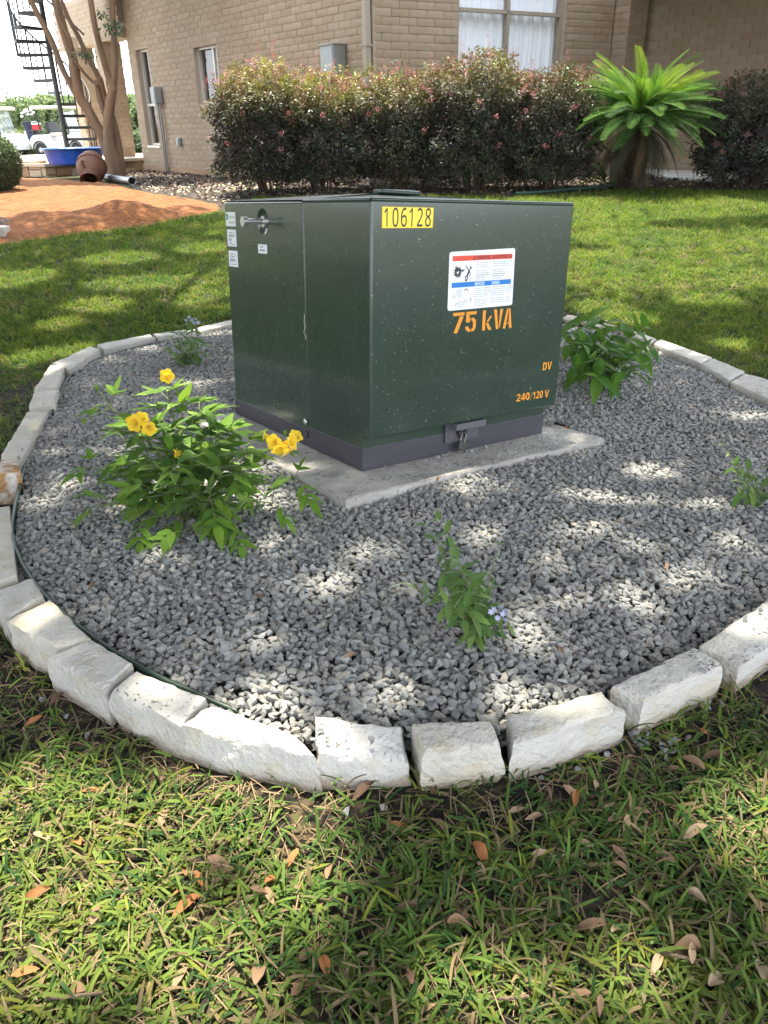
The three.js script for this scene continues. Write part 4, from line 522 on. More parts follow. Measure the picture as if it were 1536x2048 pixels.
{ // spiral stair
  const zc = -20.2, c = at(117, 200, zc), y0 = PATIO_Y, R0 = 0.70, rise = 0.245, ST = thing('spiral_staircase', 'dark iron spiral staircase with thin balusters beside the house at far left', 'staircase', V(c.x, y0, c.z));
  const base = (v) => at(120, v, zc).y - y0; const yk = (k) => 0.22 + k * rise, ph = (k) => (-6 + 24 * k) * Math.PI / 180, pt = (a, r, y) => V(Math.cos(a) * r, y, -Math.sin(a) * r);
  part('centre_pole', new THREE.CylinderGeometry(0.055, 0.055, 5.6, 18).translate(0, 2.8, 0), iron, ST); part('foot_plate', new THREE.CylinderGeometry(0.16, 0.16, 0.015, 20).translate(0, 0.008, 0), iron, ST);
  for (let k = 0; k < 13; k++) { const a0 = ph(k) - 0.24, a1 = ph(k) + 0.24, sh = new THREE.Shape(); sh.moveTo(0.05 * Math.cos(a0), 0.05 * Math.sin(a0)); for (let i = 0; i <= 6; i++) { const a = lerp(a0, a1, i / 6); sh.lineTo(R0 * Math.cos(a), R0 * Math.sin(a)); } sh.lineTo(0.05 * Math.cos(a1), 0.05 * Math.sin(a1)); const g = new THREE.ExtrudeGeometry(sh, { depth: 0.06, bevelEnabled: false }); g.rotateX(-Math.PI / 2); g.translate(0, yk(k) - 0.06, 0); part('tread', g, iron, ST);
    for (const da of [-0.2, 0, 0.2]) { if (da === 0.2 && k === 12) continue; const a = ph(k) + da, yb = yk(k) - 0.05, yt = yk(k) + 0.86 + da / (24 * Math.PI / 180) * rise, p = pt(a, R0 - 0.01, 0); part('baluster', new THREE.CylinderGeometry(0.014, 0.014, yt - yb, 6).translate(p.x, (yt + yb) / 2, p.z), iron, ST); } }
  const hr = []; for (let i = 0; i <= 130; i++) { const k = i / 10 - 0.4; hr.push(pt(ph(k), R0 - 0.01, yk(k) + 0.88)); } part('handrail', tubeGeo(hr, 0.019, 8), iron, ST);
  const yp = yk(13) - 0.1; const ld = new MB(); ld.box(0.95, yp, 0.1, 1.9, 0.07, 1.2); part('landing', ld.geo(false), iron, ST); for (let i = 0; i < 12; i++) part('baluster', new THREE.CylinderGeometry(0.009, 0.009, 0.95, 6).translate(0.1 + i * 0.15, yp + 0.5, 0.68), iron, ST); part('handrail', tubeGeo([V(0.05, yp + 0.98, 0.68), V(1.9, yp + 0.98, 0.68)], 0.02, 8), iron, ST); part('brace', tubeGeo([V(0.15, yp - 0.05, 0.3), V(0.9, yp - 0.8, 0.2)], 0.02, 6), iron, ST);
}
{ // blue wading pool standing on the patio edge
  const zc = -17.6, c = at(150, 318, zc), L = [], yb = PATIO_Y, rT = 0.60, rB = 0.52, h = 0.30; c.y = yb; const pr = [[0, 0.0], [rB - 0.04, 0.0], [rB, 0.03], [rT - 0.03, h - 0.03], [rT, h - 0.012], [rT + 0.03, h], [rT + 0.03, h + 0.012], [rT - 0.01, h + 0.008], [rT - 0.05, h - 0.03], [rB - 0.02, 0.035], [0, 0.02]];
  const g = new THREE.LatheGeometry(pr.map(([x, y]) => new THREE.Vector2(x, y)), 72), A = g.attributes.position; for (let i = 0; i < A.count; i++) { const a = Math.atan2(A.getZ(i), A.getX(i)), y = A.getY(i), w = 1 + 0.012 * Math.sin(a * 12) * smooth(0.04, 0.2, y); A.setX(i, A.getX(i) * w); A.setZ(i, A.getZ(i) * w); } g.computeVertexNormals();
  const t = thing('wading_pool', 'bright blue round plastic wading pool sitting on the patio edge', 'wading pool', c); part('tub', g, phys({ color: col(0.004, 0.085, 0.46), roughness: 0.35, clearcoat: 0.3, bumpMap: again(texRough, 2), bumpScale: 0.01 }), t);
}
{ // terracotta jar on its side under the tree
  const c = at(183, 339, -15.9), t = thing('terracotta_jar', 'big round brown terracotta jar lying on its side at the tree foot', 'jar'); c.y = lawn(c.x, c.z) + 0.25;
  const pr = [[0, -0.30], [0.12, -0.295], [0.2, -0.25], [0.262, -0.13], [0.268, -0.02], [0.235, 0.11], [0.17, 0.2], [0.135, 0.235], [0.15, 0.27], [0.19, 0.31], [0.195, 0.325], [0.18, 0.33], [0.12, 0.27], [0.11, 0.235], [0.15, 0.19], [0.2, 0.1], [0.23, -0.02], [0.2, -0.2], [0, -0.26]];
  const m = std({ color: col(0.15, 0.062, 0.034), map: again(brickTex, 3), bumpMap: again(texRough, 3), bumpScale: 0.006, roughness: 0.65 }), q = new THREE.Quaternion().setFromUnitVectors(V(0, 1, 0), V(0.1, -0.62, 0.78).normalize());
  const b = part('body', new THREE.LatheGeometry(pr.map(([x, y]) => new THREE.Vector2(x, y)), 48), m, t); t.position.copy(c); t.quaternion.copy(q); part('raised_band', new THREE.TorusGeometry(0.269, 0.014, 8, 48).rotateX(Math.PI / 2).translate(0, -0.06, 0), m, t);
  for (const a of [1.2, 4.2]) part('handle', tubeGeo(curve([V(Math.cos(a) * 0.25, 0.06, Math.sin(a) * 0.25), V(Math.cos(a) * 0.29, 0.13, Math.sin(a) * 0.29), V(Math.cos(a) * 0.19, 0.17, Math.sin(a) * 0.19)], 10), 0.018, 8), m, t);
}
{ // ribbed metal pipe
  const a = hit(212, 362, lawn), b = hit(266, 372, lawn); a.y += 0.07; b.y += 0.075; const d = b.clone().sub(a), L = d.length(), t = thing('metal_pipe', 'short corrugated silver pipe lying in the mulch beside the tree trunk', 'pipe'); t.position.copy(a); t.quaternion.setFromUnitVectors(V(0, 1, 0), d.normalize());
  const pr = [[0.045, 0], [0.062, 0.0]]; for (let y = 0.02; y < L - 0.08; y += 0.03) pr.push([0.058, y], [0.064, y + 0.012]); pr.push([0.058, L - 0.07], [0.078, L - 0.06], [0.078, L], [0.06, L + 0.004], [0.048, L - 0.02], [0.045, 0.02]); part('tube', new THREE.LatheGeometry(pr.map(([x, y]) => new THREE.Vector2(x, y)), 28), std({ color: col(0.32, 0.32, 0.32), metalness: 0.9, roughness: 0.35 }), t); part('dark_bore', new THREE.CylinderGeometry(0.046, 0.046, 0.01, 20).translate(0, L - 0.1, 0), darkM, t);
}

// ------------------------------------------------------------------ red dirt, mulch, walk
{ const b = new MB(), P = dirtPoly; let x0 = 99, x1 = -99, z0 = 99, z1 = -99; for (const p of P) { x0 = Math.min(x0, p.x); x1 = Math.max(x1, p.x); z0 = Math.min(z0, p.z); z1 = Math.max(z1, p.z); }
  const peaks = [[250, 440, 0.15, 0.42], [120, 455, 0.07, 0.6], [330, 440, 0.07, 0.5], [60, 450, 0.06, 0.5], [200, 385, 0.02, 1.2]].map(([u, v, h, r]) => { const p = hit(u, v, lawn); return [p.x, p.z, h, r]; });
  const H = (x, z) => { const d = inDirt(x, z); let h = 0.03 * smooth(0, 0.35, d) + 0.05 * smooth(0.1, 0.9, d) * (0.5 + fbm(x * 1.3, 4, z * 1.3, 4)) + (0.04 * fbm(x * 5, 1, z * 5, 3) + 0.06 * fbm(x * 2.4, 6, z * 2.4, 3)) * smooth(0, 0.2, d); for (const [cx, cz, hh, r] of peaks) h += hh * Math.exp(-((x - cx) ** 2 * 1.2 + (z - cz) ** 2 * 2.2) / (r * r)) * smooth(0, 0.4, d); return lawn(x, z) + h - 0.05 * (1 - smooth(-0.15, 0.05, d)); };
  const n = 260, m = 300, id = []; for (let j = 0; j <= m; j++) { const r = []; for (let i = 0; i <= n; i++) { const x = lerp(x0 - 0.3, x1 + 0.3, i / n), z = lerp(z0 - 0.3, z1 + 0.3, j / m); r.push(inDirt(x, z) > -0.2 ? b.v(x, H(x, z), z, x, z) : -1); } id.push(r); }
  for (let j = 0; j < m; j++) for (let i = 0; i < n; i++) { const q = [id[j][i], id[j + 1][i], id[j + 1][i + 1], id[j][i + 1]]; if (q.every((k) => k >= 0)) b.quad(...q); }
  const t = dataTex(512, (u, v) => { const k = 0.85 + (nA(u, v) - 0.5) * 0.5 + (nC(u, v) - 0.5) * 0.5 + (nD(u, v) - 0.5) * 0.4; return s3(0.235 * k, 0.088 * k, 0.027 * k); });
  struct('red_dirt', b.geo(), std({ map: again(t, 0.9), bumpMap: again(texRough, 1.7), bumpScale: 0.03, roughness: 1 })); }
{ const b = new MB(), P = mulchPoly; let x0 = 99, x1 = -99, z0 = 99, z1 = -99; for (const p of P) { x0 = Math.min(x0, p.x); x1 = Math.max(x1, p.x); z0 = Math.min(z0, p.z); z1 = Math.max(z1, p.z); }
  const n = 170, m = 110, id = [], y = (x, z) => lawn(x, z) + 0.022 * smooth(-0.05, 0.1, inMulch(x, z)) + 0.012 * noise(x * 3, 1, z * 3) - 0.02 * (1 - smooth(-0.1, 0, inMulch(x, z))); for (let j = 0; j <= m; j++) { const r = []; for (let i = 0; i <= n; i++) { const x = lerp(x0 - 0.2, x1 + 0.2, i / n), z = lerp(z0 - 0.2, z1 + 0.2, j / m); r.push(inMulch(x, z) > -0.12 ? b.v(x, y(x, z), z, x, z) : -1); } id.push(r); }
  for (let j = 0; j < m; j++) for (let i = 0; i < n; i++) { const q = [id[j][i], id[j + 1][i], id[j + 1][i + 1], id[j][i + 1]]; if (q.every((k) => k >= 0)) b.quad(...q); }
  const t = dataTex(512, (u, v) => { const k = 0.8 + (nC(u, v) - 0.5) * 1.1 + (nD(u, v) - 0.5) * 1.0; return s3(0.06 * k, 0.045 * k, 0.034 * k); });
  struct('mulch_bed', b.geo(), std({ map: again(t, 1), bumpMap: again(texRough, 2), bumpScale: 0.02, roughness: 1 }));
  const R = rng(81), chip = new MB(); { const a = chip.v(-0.5, 0, -0.2), c = chip.v(-0.1, 0.08, -0.32), d = chip.v(0.5, 0, 0), e = chip.v(-0.1, 0.06, 0.32); chip.quad(a, e, d, c); } const ms = [], cs = [];
  for (let i = 0; i < 26000; i++) { const x = lerp(x0, x1, R()), z = lerp(z0, z1, R()); if (inMulch(x, z) < 0.0) continue; const p = pix(V(x, 0.2, z)); if (p[0] < -200 || p[0] > 1750) continue; ms.push(mat4(V(x, y(x, z) + 0.006 + R() * 0.02, z), new THREE.Quaternion().setFromEuler(new THREE.Euler(R.n() * 0.6, R() * 6.28, R.n() * 0.6)), R.r(0.03, 0.075))); const left = smooth(0.5, -2.2, x) * smooth(-14.5, -12, z), k = R(); cs.push(k < 0.07 + left * 0.55 ? col(R.r(0.32, 0.5), R.r(0.26, 0.4), R.r(0.18, 0.28)) : k < 0.6 ? col(0.14, 0.085, 0.05) : col(0.05, 0.04, 0.035)); }
  const g = new THREE.Group(); g.name = 'mulch_chips'; g.userData.kind = 'stuff'; scene.add(g); inst('mulch_chips', chip.geo(), std({ color: 0xffffff, roughness: 0.9, side: THREE.DoubleSide }), ms, cs, g); }
{ // pale concrete walk in front of the entry
  const P = [[1285, 352], [1345, 351], [1420, 353], [1475, 360], [1462, 368], [1400, 366], [1330, 361]].map(([u, v]) => { const p = hit(u, v, lawn); return new THREE.Vector2(p.x, -p.z); }), g = new THREE.ExtrudeGeometry(new THREE.Shape(P), { depth: 0.07, bevelEnabled: true, bevelSize: 0.008, bevelThickness: 0.008, bevelSegments: 2 }); g.rotateX(-Math.PI / 2); const m = struct('entry_walk', g, std({ color: col(0.62, 0.6, 0.56), bumpMap: again(texGrain, 2), bumpScale: 0.004, roughness: 0.9 })); m.position.y = 0.235; }
{ const pts = [[1030, 397], [1080, 394], [1140, 388], [1230, 381], [1290, 380]].map(([u, v]) => hit(u, v, lawn).add(V(0, 0.06, 0))), m = new THREE.Mesh(new MB().tube(curve(pts, 40), 0.022, 8).geo(), std({ color: col(0.012, 0.045, 0.032), roughness: 0.5 })); m.name = 'edging_strip_001'; scene.add(m); tag(m, 'dark green edging pipe along the foot of the hedge near the palm', 'edging'); }
{ // end of another stone-edged bed at the left picture edge
  const p = hit(8, 478, lawn), q = [V(p.x - 0.35, 0.1, p.z + 0.02), V(p.x - 0.33, 0.1, p.z - 0.17), V(p.x + 0.02, 0.1, p.z - 0.16), V(p.x + 0.03, 0.1, p.z + 0.03)]; q.forEach((k) => { k.y = lawn(p.x, p.z) + 0.12; });
  const m = new THREE.Mesh(blockGeo(q, lawn, 99, 1), [limeMats.plain, limeMats.plain]); m.name = numbered('limestone_block'); scene.add(m); tag(m, 'limestone block at the left picture edge in front of the red dirt', 'edging stone');
  const R = rng(15), ms = [], cs = []; for (let i = 0; i < 700; i++) { const a = Math.abs(R.n()) * 0.55, t = R() * 6.28; const x = p.x - 0.35 + Math.cos(t) * a, z = p.z - 0.55 + Math.sin(t) * a * 0.7; ms.push(mat4(V(x, lawn(x, z) + 0.13 * Math.max(0, 1 - a / 0.7) + R() * 0.01, z), new THREE.Quaternion().setFromEuler(new THREE.Euler(R() * 3, R() * 6, R() * 3)), R.r(0.016, 0.026))); const k = R.r(0.10, 0.19); cs.push(col(k, k, k * 1.05)); }
  const g = new THREE.Group(); g.name = 'gravel_001'; g.userData.kind = 'stuff'; scene.add(g); inst('gravel_stones', rockGeos[2], gravelMat, ms, cs, g); }
{ const R = rng(44); [[156, 349, 0.075], [146, 352, 0.04], [139, 346, 0.04], [240, 352, 0.05], [134, 349, 0.03]].forEach(([u, v, s], i) => { const p = hit(u, v, lawn), m = new THREE.Mesh(rockGeo(300 + i), limeMats.plain); m.name = numbered('white_rock'); m.position.copy(p).y += s * 0.6; m.scale.set(s, s * (i ? 1 : 1.9), s); m.rotation.set(R(), R() * 6, R()); scene.add(m); tag(m, ['tall white rock leaning against the terracotta jar', 'white rock just left of the one leaning on the jar', 'small white rock by the patio foot, upper of the two far left ones', 'white rock between the tree trunk and the metal pipe', 'small white rock by the patio foot, lower of the two far left ones'][i], 'rock'); }); }

// ------------------------------------------------------------------ golf carts
const white = phys({ color: col(0.78, 0.78, 0.76), roughness: 0.3, clearcoat: 0.6, clearcoatRoughness: 0.1 }), black = std({ color: col(0.02, 0.02, 0.022), roughness: 0.6 }), cream = std({ color: col(0.68, 0.62, 0.5), roughness: 0.6 });
function cart(label, pos, turn) {
  const T = thing('golf_cart', label, 'golf cart', pos); T.rotation.y = turn;
  const prof = new THREE.Shape(); prof.moveTo(-1.12, 0.28); prof.lineTo(-1.16, 0.46); prof.quadraticCurveTo(-1.14, 0.72, -0.9, 0.76); prof.lineTo(-0.28, 0.74); prof.lineTo(-0.26, 0.34); prof.lineTo(0.5, 0.30); prof.lineTo(0.52, 0.62); prof.quadraticCurveTo(0.62, 0.86, 0.76, 0.84); prof.quadraticCurveTo(1.14, 0.74, 1.2, 0.46); prof.lineTo(1.16, 0.30); prof.lineTo(1.06, 0.30); prof.absarc(0.80, 0.25, 0.27, 0.2, Math.PI - 0.2, false); prof.lineTo(-0.5, 0.26); prof.absarc(-0.78, 0.25, 0.27, 0.2, Math.PI - 0.2, false); prof.lineTo(-1.12, 0.28);
  const g = new THREE.ExtrudeGeometry(prof, { depth: 1.04, bevelEnabled: true, bevelSize: 0.035, bevelThickness: 0.04, bevelSegments: 3 }); g.translate(0, 0, -0.52); part('body', toCreasedNormals(g, 0.6), white, T);
  part('undertray', rbox(2.0, 0.1, 0.9, 0.03, 0, 0.25, 0), black, T);
  for (const x of [-0.78, 0.80]) for (const z of [-0.47, 0.47]) { const w = new THREE.Group(); w.name = 'wheel'; w.position.set(x, 0.23, z); T.add(w); part('tyre', new THREE.TorusGeometry(0.165, 0.068, 12, 32).scale(1, 1, 1.4), black, w); const sp = [new THREE.CylinderGeometry(0.13, 0.13, 0.1, 24).rotateX(Math.PI / 2)]; part('rim', merge(sp), white, w); const h = []; for (let i = 0; i < 7; i++) { const q = new THREE.CylinderGeometry(0.02, 0.03, 0.13, 10).rotateX(Math.PI / 2); q.translate(Math.cos(i * 0.8976) * 0.085, Math.sin(i * 0.8976) * 0.085, 0); h.push(q); } part('rim_slots', merge(h), black, w); }
  for (const s of [-1, 1]) { const fl = new THREE.TorusGeometry(0.285, 0.035, 8, 20, Math.PI); part('fender', fl.clone().translate(0.80, 0.26, s * 0.55), black, T); part('fender', fl.clone().translate(-0.78, 0.26, s * 0.55), black, T); }
  part('seat', rbox(0.5, 0.14, 1.0, 0.05, -0.02, 0.80, 0, 3), cream, T); { const b = rbox(0.14, 0.42, 1.0, 0.05, 0, 0, 0, 3); b.rotateZ(0.18); b.translate(-0.34, 1.06, 0); part('backrest', b, black, T); }
  part('roof', toCreasedNormals(rbox(1.75, 0.13, 1.1, 0.06, -0.08, 1.80, 0, 4), 0.7), cream, T);
  for (const s of [-0.5, 0.5]) { part('strut', tubeGeo([V(0.62, 0.82, s), V(0.52, 1.3, s), V(0.42, 1.78, s)], 0.02, 8), black, T); part('strut', tubeGeo([V(-0.62, 0.72, s), V(-0.74, 1.78, s)], 0.02, 8), black, T); }
  { const w = new THREE.BoxGeometry(0.008, 0.86, 0.96); w.rotateZ(0.2); w.translate(0.545, 1.32, 0); part('windshield', w, phys({ color: col(0.92, 0.95, 0.97), transmission: 0.9, thickness: 0, roughness: 0.05, ior: 1.45 }), T); }
  { const s = new THREE.TorusGeometry(0.18, 0.016, 8, 28); s.rotateY(Math.PI / 2); s.rotateZ(-0.5); s.translate(0.26, 1.02, 0.26); part('steering_wheel', s, black, T); part('steering_column', tubeGeo([V(0.26, 1.02, 0.26), V(0.52, 0.72, 0.26)], 0.018, 8), black, T); }
  part('bag_rack', merge([rbox(0.32, 0.04, 0.9, 0.01, -1.22, 0.40, 0), tubeGeo([V(-0.95, 0.95, -0.45), V(-1.22, 0.95, -0.45), V(-1.22, 0.95, 0.45), V(-0.95, 0.95, 0.45)], 0.018, 8)]), black, T); part('dashboard', rbox(0.16, 0.1, 0.98, 0.03, 0.5, 0.82, 0), black, T);
  return T;
}
const cartAt = (u, v, z) => at(u, v, z);
const pc2 = cartAt(131, 310, -36.5), pc1 = cartAt(1, 314, -36);
const ax = V(1, 0, 0);
cart('white golf cart carrying golf bags, parked behind the spiral staircase', pc2, -0.12);
cart('white golf cart at the left picture edge showing only its nose and front wheel', pc1, -0.22);
{ const place = (name, label, cat, x, y, z) => { const t = thing(name, label, cat, V(x, y, z).applyAxisAngle(V(0, 1, 0), -0.12).add(pc2)); t.rotation.y = -0.12; return t; };
  for (const [z, lab, c, n] of [[0.24, 'navy golf bag on the near side at the back of the golf cart', [0.02, 0.025, 0.06], 1], [-0.26, 'black golf bag on the far side at the back of the golf cart', [0.02, 0.02, 0.022], 2]]) {
    const t = place('golf_bag', lab, 'golf bag', -1.24, 0.42, z), m = std({ color: col(...c), roughness: 0.7 }), b = new THREE.CylinderGeometry(0.15, 0.12, 0.85, 20); b.translate(0, 0.43, 0); part('bag', b, m, t); part('collar', new THREE.TorusGeometry(0.145, 0.025, 8, 20).rotateX(Math.PI / 2).translate(0, 0.86, 0), black, t); part('pocket', rbox(0.1, 0.4, 0.2, 0.03, -0.13, 0.35, 0.03), std({ color: col(0.5, 0.52, 0.56), roughness: 0.7 }), t); t.rotation.z = 0.12;
    const R = rng(n); for (let i = 0; i < 5; i++) { const a = i * 1.25 + n, x = Math.cos(a) * 0.09, q = Math.sin(a) * 0.09, h = R.r(1.08, 1.32), cl = part('golf_club', tubeGeo([V(x, 0.6, q), V(x * 1.5, h, q * 1.5)], 0.007, 5), iron, t); const s = new THREE.SphereGeometry(0.055, 12, 8); s.scale(1.3, 0.8, 0.9); s.translate(x * 1.5 + 0.02, h, q * 1.5); part('head_cover', s, i % 2 ? white : std({ color: col(0.5, 0.5, 0.52), roughness: 0.6 }), cl); } }
  const k = place('cooler', 'small red cooler with a white lid hung at the back of the golf cart', 'cooler', -0.86, 0.98, 0.36); part('box', rbox(0.3, 0.2, 0.24, 0.03, 0, 0.1, 0), std({ color: col(0.55, 0.02, 0.025), roughness: 0.4 }), k); part('lid', rbox(0.32, 0.06, 0.26, 0.02, 0, 0.23, 0), white, k); part('handle', tubeGeo([V(-0.14, 0.24, 0.13), V(-0.1, 0.31, 0.13), V(0.1, 0.31, 0.13), V(0.14, 0.24, 0.13)], 0.01, 6), white, k);
  const w = new MB(), t = place('red_towel', 'red towel hanging off the back of the golf bags', 'towel', -1.48, 0.38, 0.24), id = []; for (let j = 0; j <= 8; j++) { const r = []; for (let i = 0; i <= 5; i++) r.push(w.v(-0.12 + i * 0.05 + j * 0.016, 0.42 - j * 0.05, 0.02 * Math.sin(i * 1.7 + j * 0.4))); id.push(r); } for (let j = 0; j < 8; j++) for (let i = 0; i < 5; i++) w.quad(id[j][i], id[j][i + 1], id[j + 1][i + 1], id[j + 1][i]); part('cloth', w.geo(), std({ color: col(0.6, 0.02, 0.05), roughness: 0.9, side: THREE.DoubleSide }), t); }
{ // far lattice power pylon
  const p = at(258, 200, -260), t = thing('power_pylon', 'faint grey lattice power pylon far away between the porch column and the house', 'pylon', V(p.x, -1, p.z)), m = std({ color: col(0.5, 0.53, 0.56), roughness: 0.7 }); const legs = []; for (const [a, b] of [[-1, -1], [1, -1], [1, 1], [-1, 1]]) legs.push(tubeGeo([V(a * 3, 0, b * 3), V(a * 0.8, 20, b * 0.8), V(a * 0.3, 30, b * 0.3)], 0.16, 4)); for (let k = 0; k < 9; k++) { const y0 = k * 3, y1 = y0 + 3, w = (y) => y < 20 ? lerp(3, 0.8, y / 20) : lerp(0.8, 0.3, (y - 20) / 10); for (const b of [-1, 1]) { legs.push(tubeGeo([V(-w(y0), y0, b * w(y0)), V(w(y1), y1, b * w(y1))], 0.09, 4), tubeGeo([V(w(y0), y0, b * w(y0)), V(-w(y1), y1, b * w(y1))], 0.09, 4)); } } part('lattice', merge(legs), m, t); for (const [y, w] of [[21, 5], [25.5, 4]]) part('cross_arm', merge([tubeGeo([V(-w, y, 0), V(w, y, 0)], 0.16, 4), tubeGeo([V(-w, y, 0), V(0, y + 1.6, 0), V(w, y, 0)], 0.1, 4)]), m, t); }

// ------------------------------------------------------------------ foliage makers
function leafGeo(L, W, fold = 0.25, curl = 0.15, n = 4) { // leaf along +x, folded on its midrib, base at the origin
  const b = new MB(), rows = []; for (let i = 0; i <= n; i++) { const t = i / n, w = W / 2 * Math.pow(Math.sin(Math.PI * clamp(0.04 + t * 0.96)), 0.8) * (1 - 0.25 * t), y = -curl * L * t * t, x = L * t; const f = fold * w; if (i === n) rows.push([b.v(x, y, 0, 1, 0.5)]); else rows.push([b.v(x, y + f, -w, t, 0), b.v(x, y, 0, t, 0.5), b.v(x, y + f, w, t, 1)]); }
  for (let i = 0; i < n; i++) { const a = rows[i], c = rows[i + 1]; if (c.length === 1) { b.tri(a[0], a[1], c[0]); b.tri(a[1], a[2], c[0]); } else { b.quad(a[0], a[1], c[1], c[0]); b.quad(a[1], a[2], c[2], c[1]); } } return b.geo(); }
function sprig(seed, n, len, L, W) { // a twig end with n leaves, merged, for crowns made of thousands
  const R = rng(seed), l = []; for (let i = 0; i < n; i++) { const g = leafGeo(L * R.r(0.7, 1.2), W * R.r(0.8, 1.2), 0.3, R.r(0, 0.35), 2), q = new THREE.Quaternion().setFromEuler(new THREE.Euler(R.r(-0.8, 0.8), R() * 6.28, R.r(-0.5, 0.9))); g.applyMatrix4(mat4(V(R.n() * len * 0.5, R.r(-0.5, 0.5) * len, R.n() * len * 0.5), q, 1)); l.push(g); } const g = mergeGeometries(l); return g; }
const barkTex = dataTex(256, (u, v) => { const k = 0.75 + (nB(u, v * 0.5) - 0.5) * 0.9 + (nD(u, v) - 0.5) * 0.4; return s3(k, k, k); });
const barkM = (c) => std({ color: col(...c), map: again(barkTex, 3), bumpMap: again(texRough, 4), bumpScale: 0.01, roughness: 0.9 });
const randQ = (R) => new THREE.Quaternion().setFromEuler(new THREE.Euler(R() * 6.28, R() * 6.28, R() * 6.28));

// far trees behind the golf course
{ const sp = [1, 2, 3].map((s) => sprig(s, 11, 0.36, 0.26, 0.15)), lm = leafMat(0xffffff, { clearcoat: 0 });
  const far = [[-30, 205, 75, 3.6, 'olive tree mass at the left picture edge behind the golf carts'], [18, 204, 72, 3.4, 'grey-green tree above the nose of the left golf cart'], [62, 203, 80, 3.6, 'grey-green tree rising between the two golf carts'], [88, 191, 60, 3.4, 'bright green tree right behind the golf bags'], [124, 196, 62, 3.4, 'bright green tree behind the centre pole of the staircase'], [166, 188, 66, 3.8, 'green tree behind the lower treads of the staircase'], [205, 196, 64, 3.2, 'green tree seen between the tree trunks and the left porch column'], [250, 188, 58, 3.0, 'green tree seen between the porch column and the house corner'], [290, 196, 70, 4, 'green tree hidden behind the house corner'], [-90, 200, 78, 4, 'olive tree outside the left picture edge'], [95, 247, 50, 1.5, 'dark green round bush behind the right golf cart'], [28, 262, 56, 1.4, 'pale yellow-green bush in the rough behind the left golf cart'], [257, 262, 48, 1.2, 'dark green bush standing alone on the grass past the porch']];
  const near = [[-10.5, -5.5, 7.5, 3.4, 'broad tree left of the red dirt, outside the picture'], [-9.0, 2.5, 7, 3.2, 'broad tree far to the left of the viewer, outside the picture'], [-15, -13, 8, 3.8, 'tall tree left of the patio, outside the picture'], [13, -4, 7.5, 3.4, 'broad tree to the right of the lawn, outside the picture']];
  for (const [x, z, h, rr, lab] of near) far.push([x, h, z, rr, lab, 1]);
  far.forEach(([u, v, d, rr, lab, direct], i) => { const R = rng(500 + i), top = direct ? V(u, lawn(u, d) + v, d) : at(u, v, -d), y0 = lawn(top.x, top.z), h = top.y - y0, t = thing(h > 3 ? 'far_tree' : 'far_bush', lab, h > 3 ? 'tree' : 'bush', V(top.x, y0, top.z)); const r = Math.max(rr, h * 0.5);
    const trunk = new MB(); trunk.tube([V(0, -0.2, 0), V(0.1, h * 0.25, 0), V(0.1, h * 0.55, 0.1)], [0.22 * h / 5, 0.17 * h / 5, 0.08 * h / 5], 8); for (let k = 0; k < 5; k++) { const a = R() * 6.28; trunk.tube([V(0.05, h * 0.25, 0), V(Math.cos(a) * r * 0.4, h * 0.55, Math.sin(a) * r * 0.4), V(Math.cos(a) * r * 0.7, h * 0.7, Math.sin(a) * r * 0.7)], [0.09, 0.05, 0.02], 6); } part('trunk', trunk.geo(), barkM([0.1, 0.08, 0.06]), t);
    const lobes = []; for (let k = 0; k < 12; k++) { const a = R() * 6.28, q = Math.sqrt(R()) * r * 0.75; lobes.push([Math.cos(a) * q, h * R.r(0.18, 0.88) * (1 - 0.25 * (q / r) ** 2), Math.sin(a) * q, r * R.r(0.2, 0.42)]); } lobes.push([0, h * 0.82, 0, h * 0.18]);
    const ms = [], cs = [], n = Math.round(1500 + 2600 * (h > 3 ? 1 : 0.2)), olive = [0, 1, 2, 9].includes(i) ? 1 : 0; for (let k = 0; k < n; k++) { const L = R.pick(lobes), dir = V(R.n(), R.n(), R.n()).normalize().multiplyScalar(L[3] * Math.pow(R(), 0.35)), p = V(L[0] + dir.x, Math.max(0.15, L[1] + dir.y * 0.85), L[2] + dir.z); if (p.y > h - 0.25) p.y = h - 0.25 - R() * 0.5; ms.push(mat4(p, randQ(R), R.r(0.6, 1.15))); const w = R.r(0.7, 1.3); cs.push(olive ? col(0.17 * w, 0.18 * w, 0.10 * w) : [10, 12].includes(i) ? col(0.08 * w, 0.12 * w, 0.045 * w) : i === 11 ? col(0.2 * w, 0.22 * w, 0.07 * w) : col(0.15 * w, 0.21 * w, 0.07 * w)); }
    inst('crown', sp[i % 3], lm, ms, cs, t); });
}
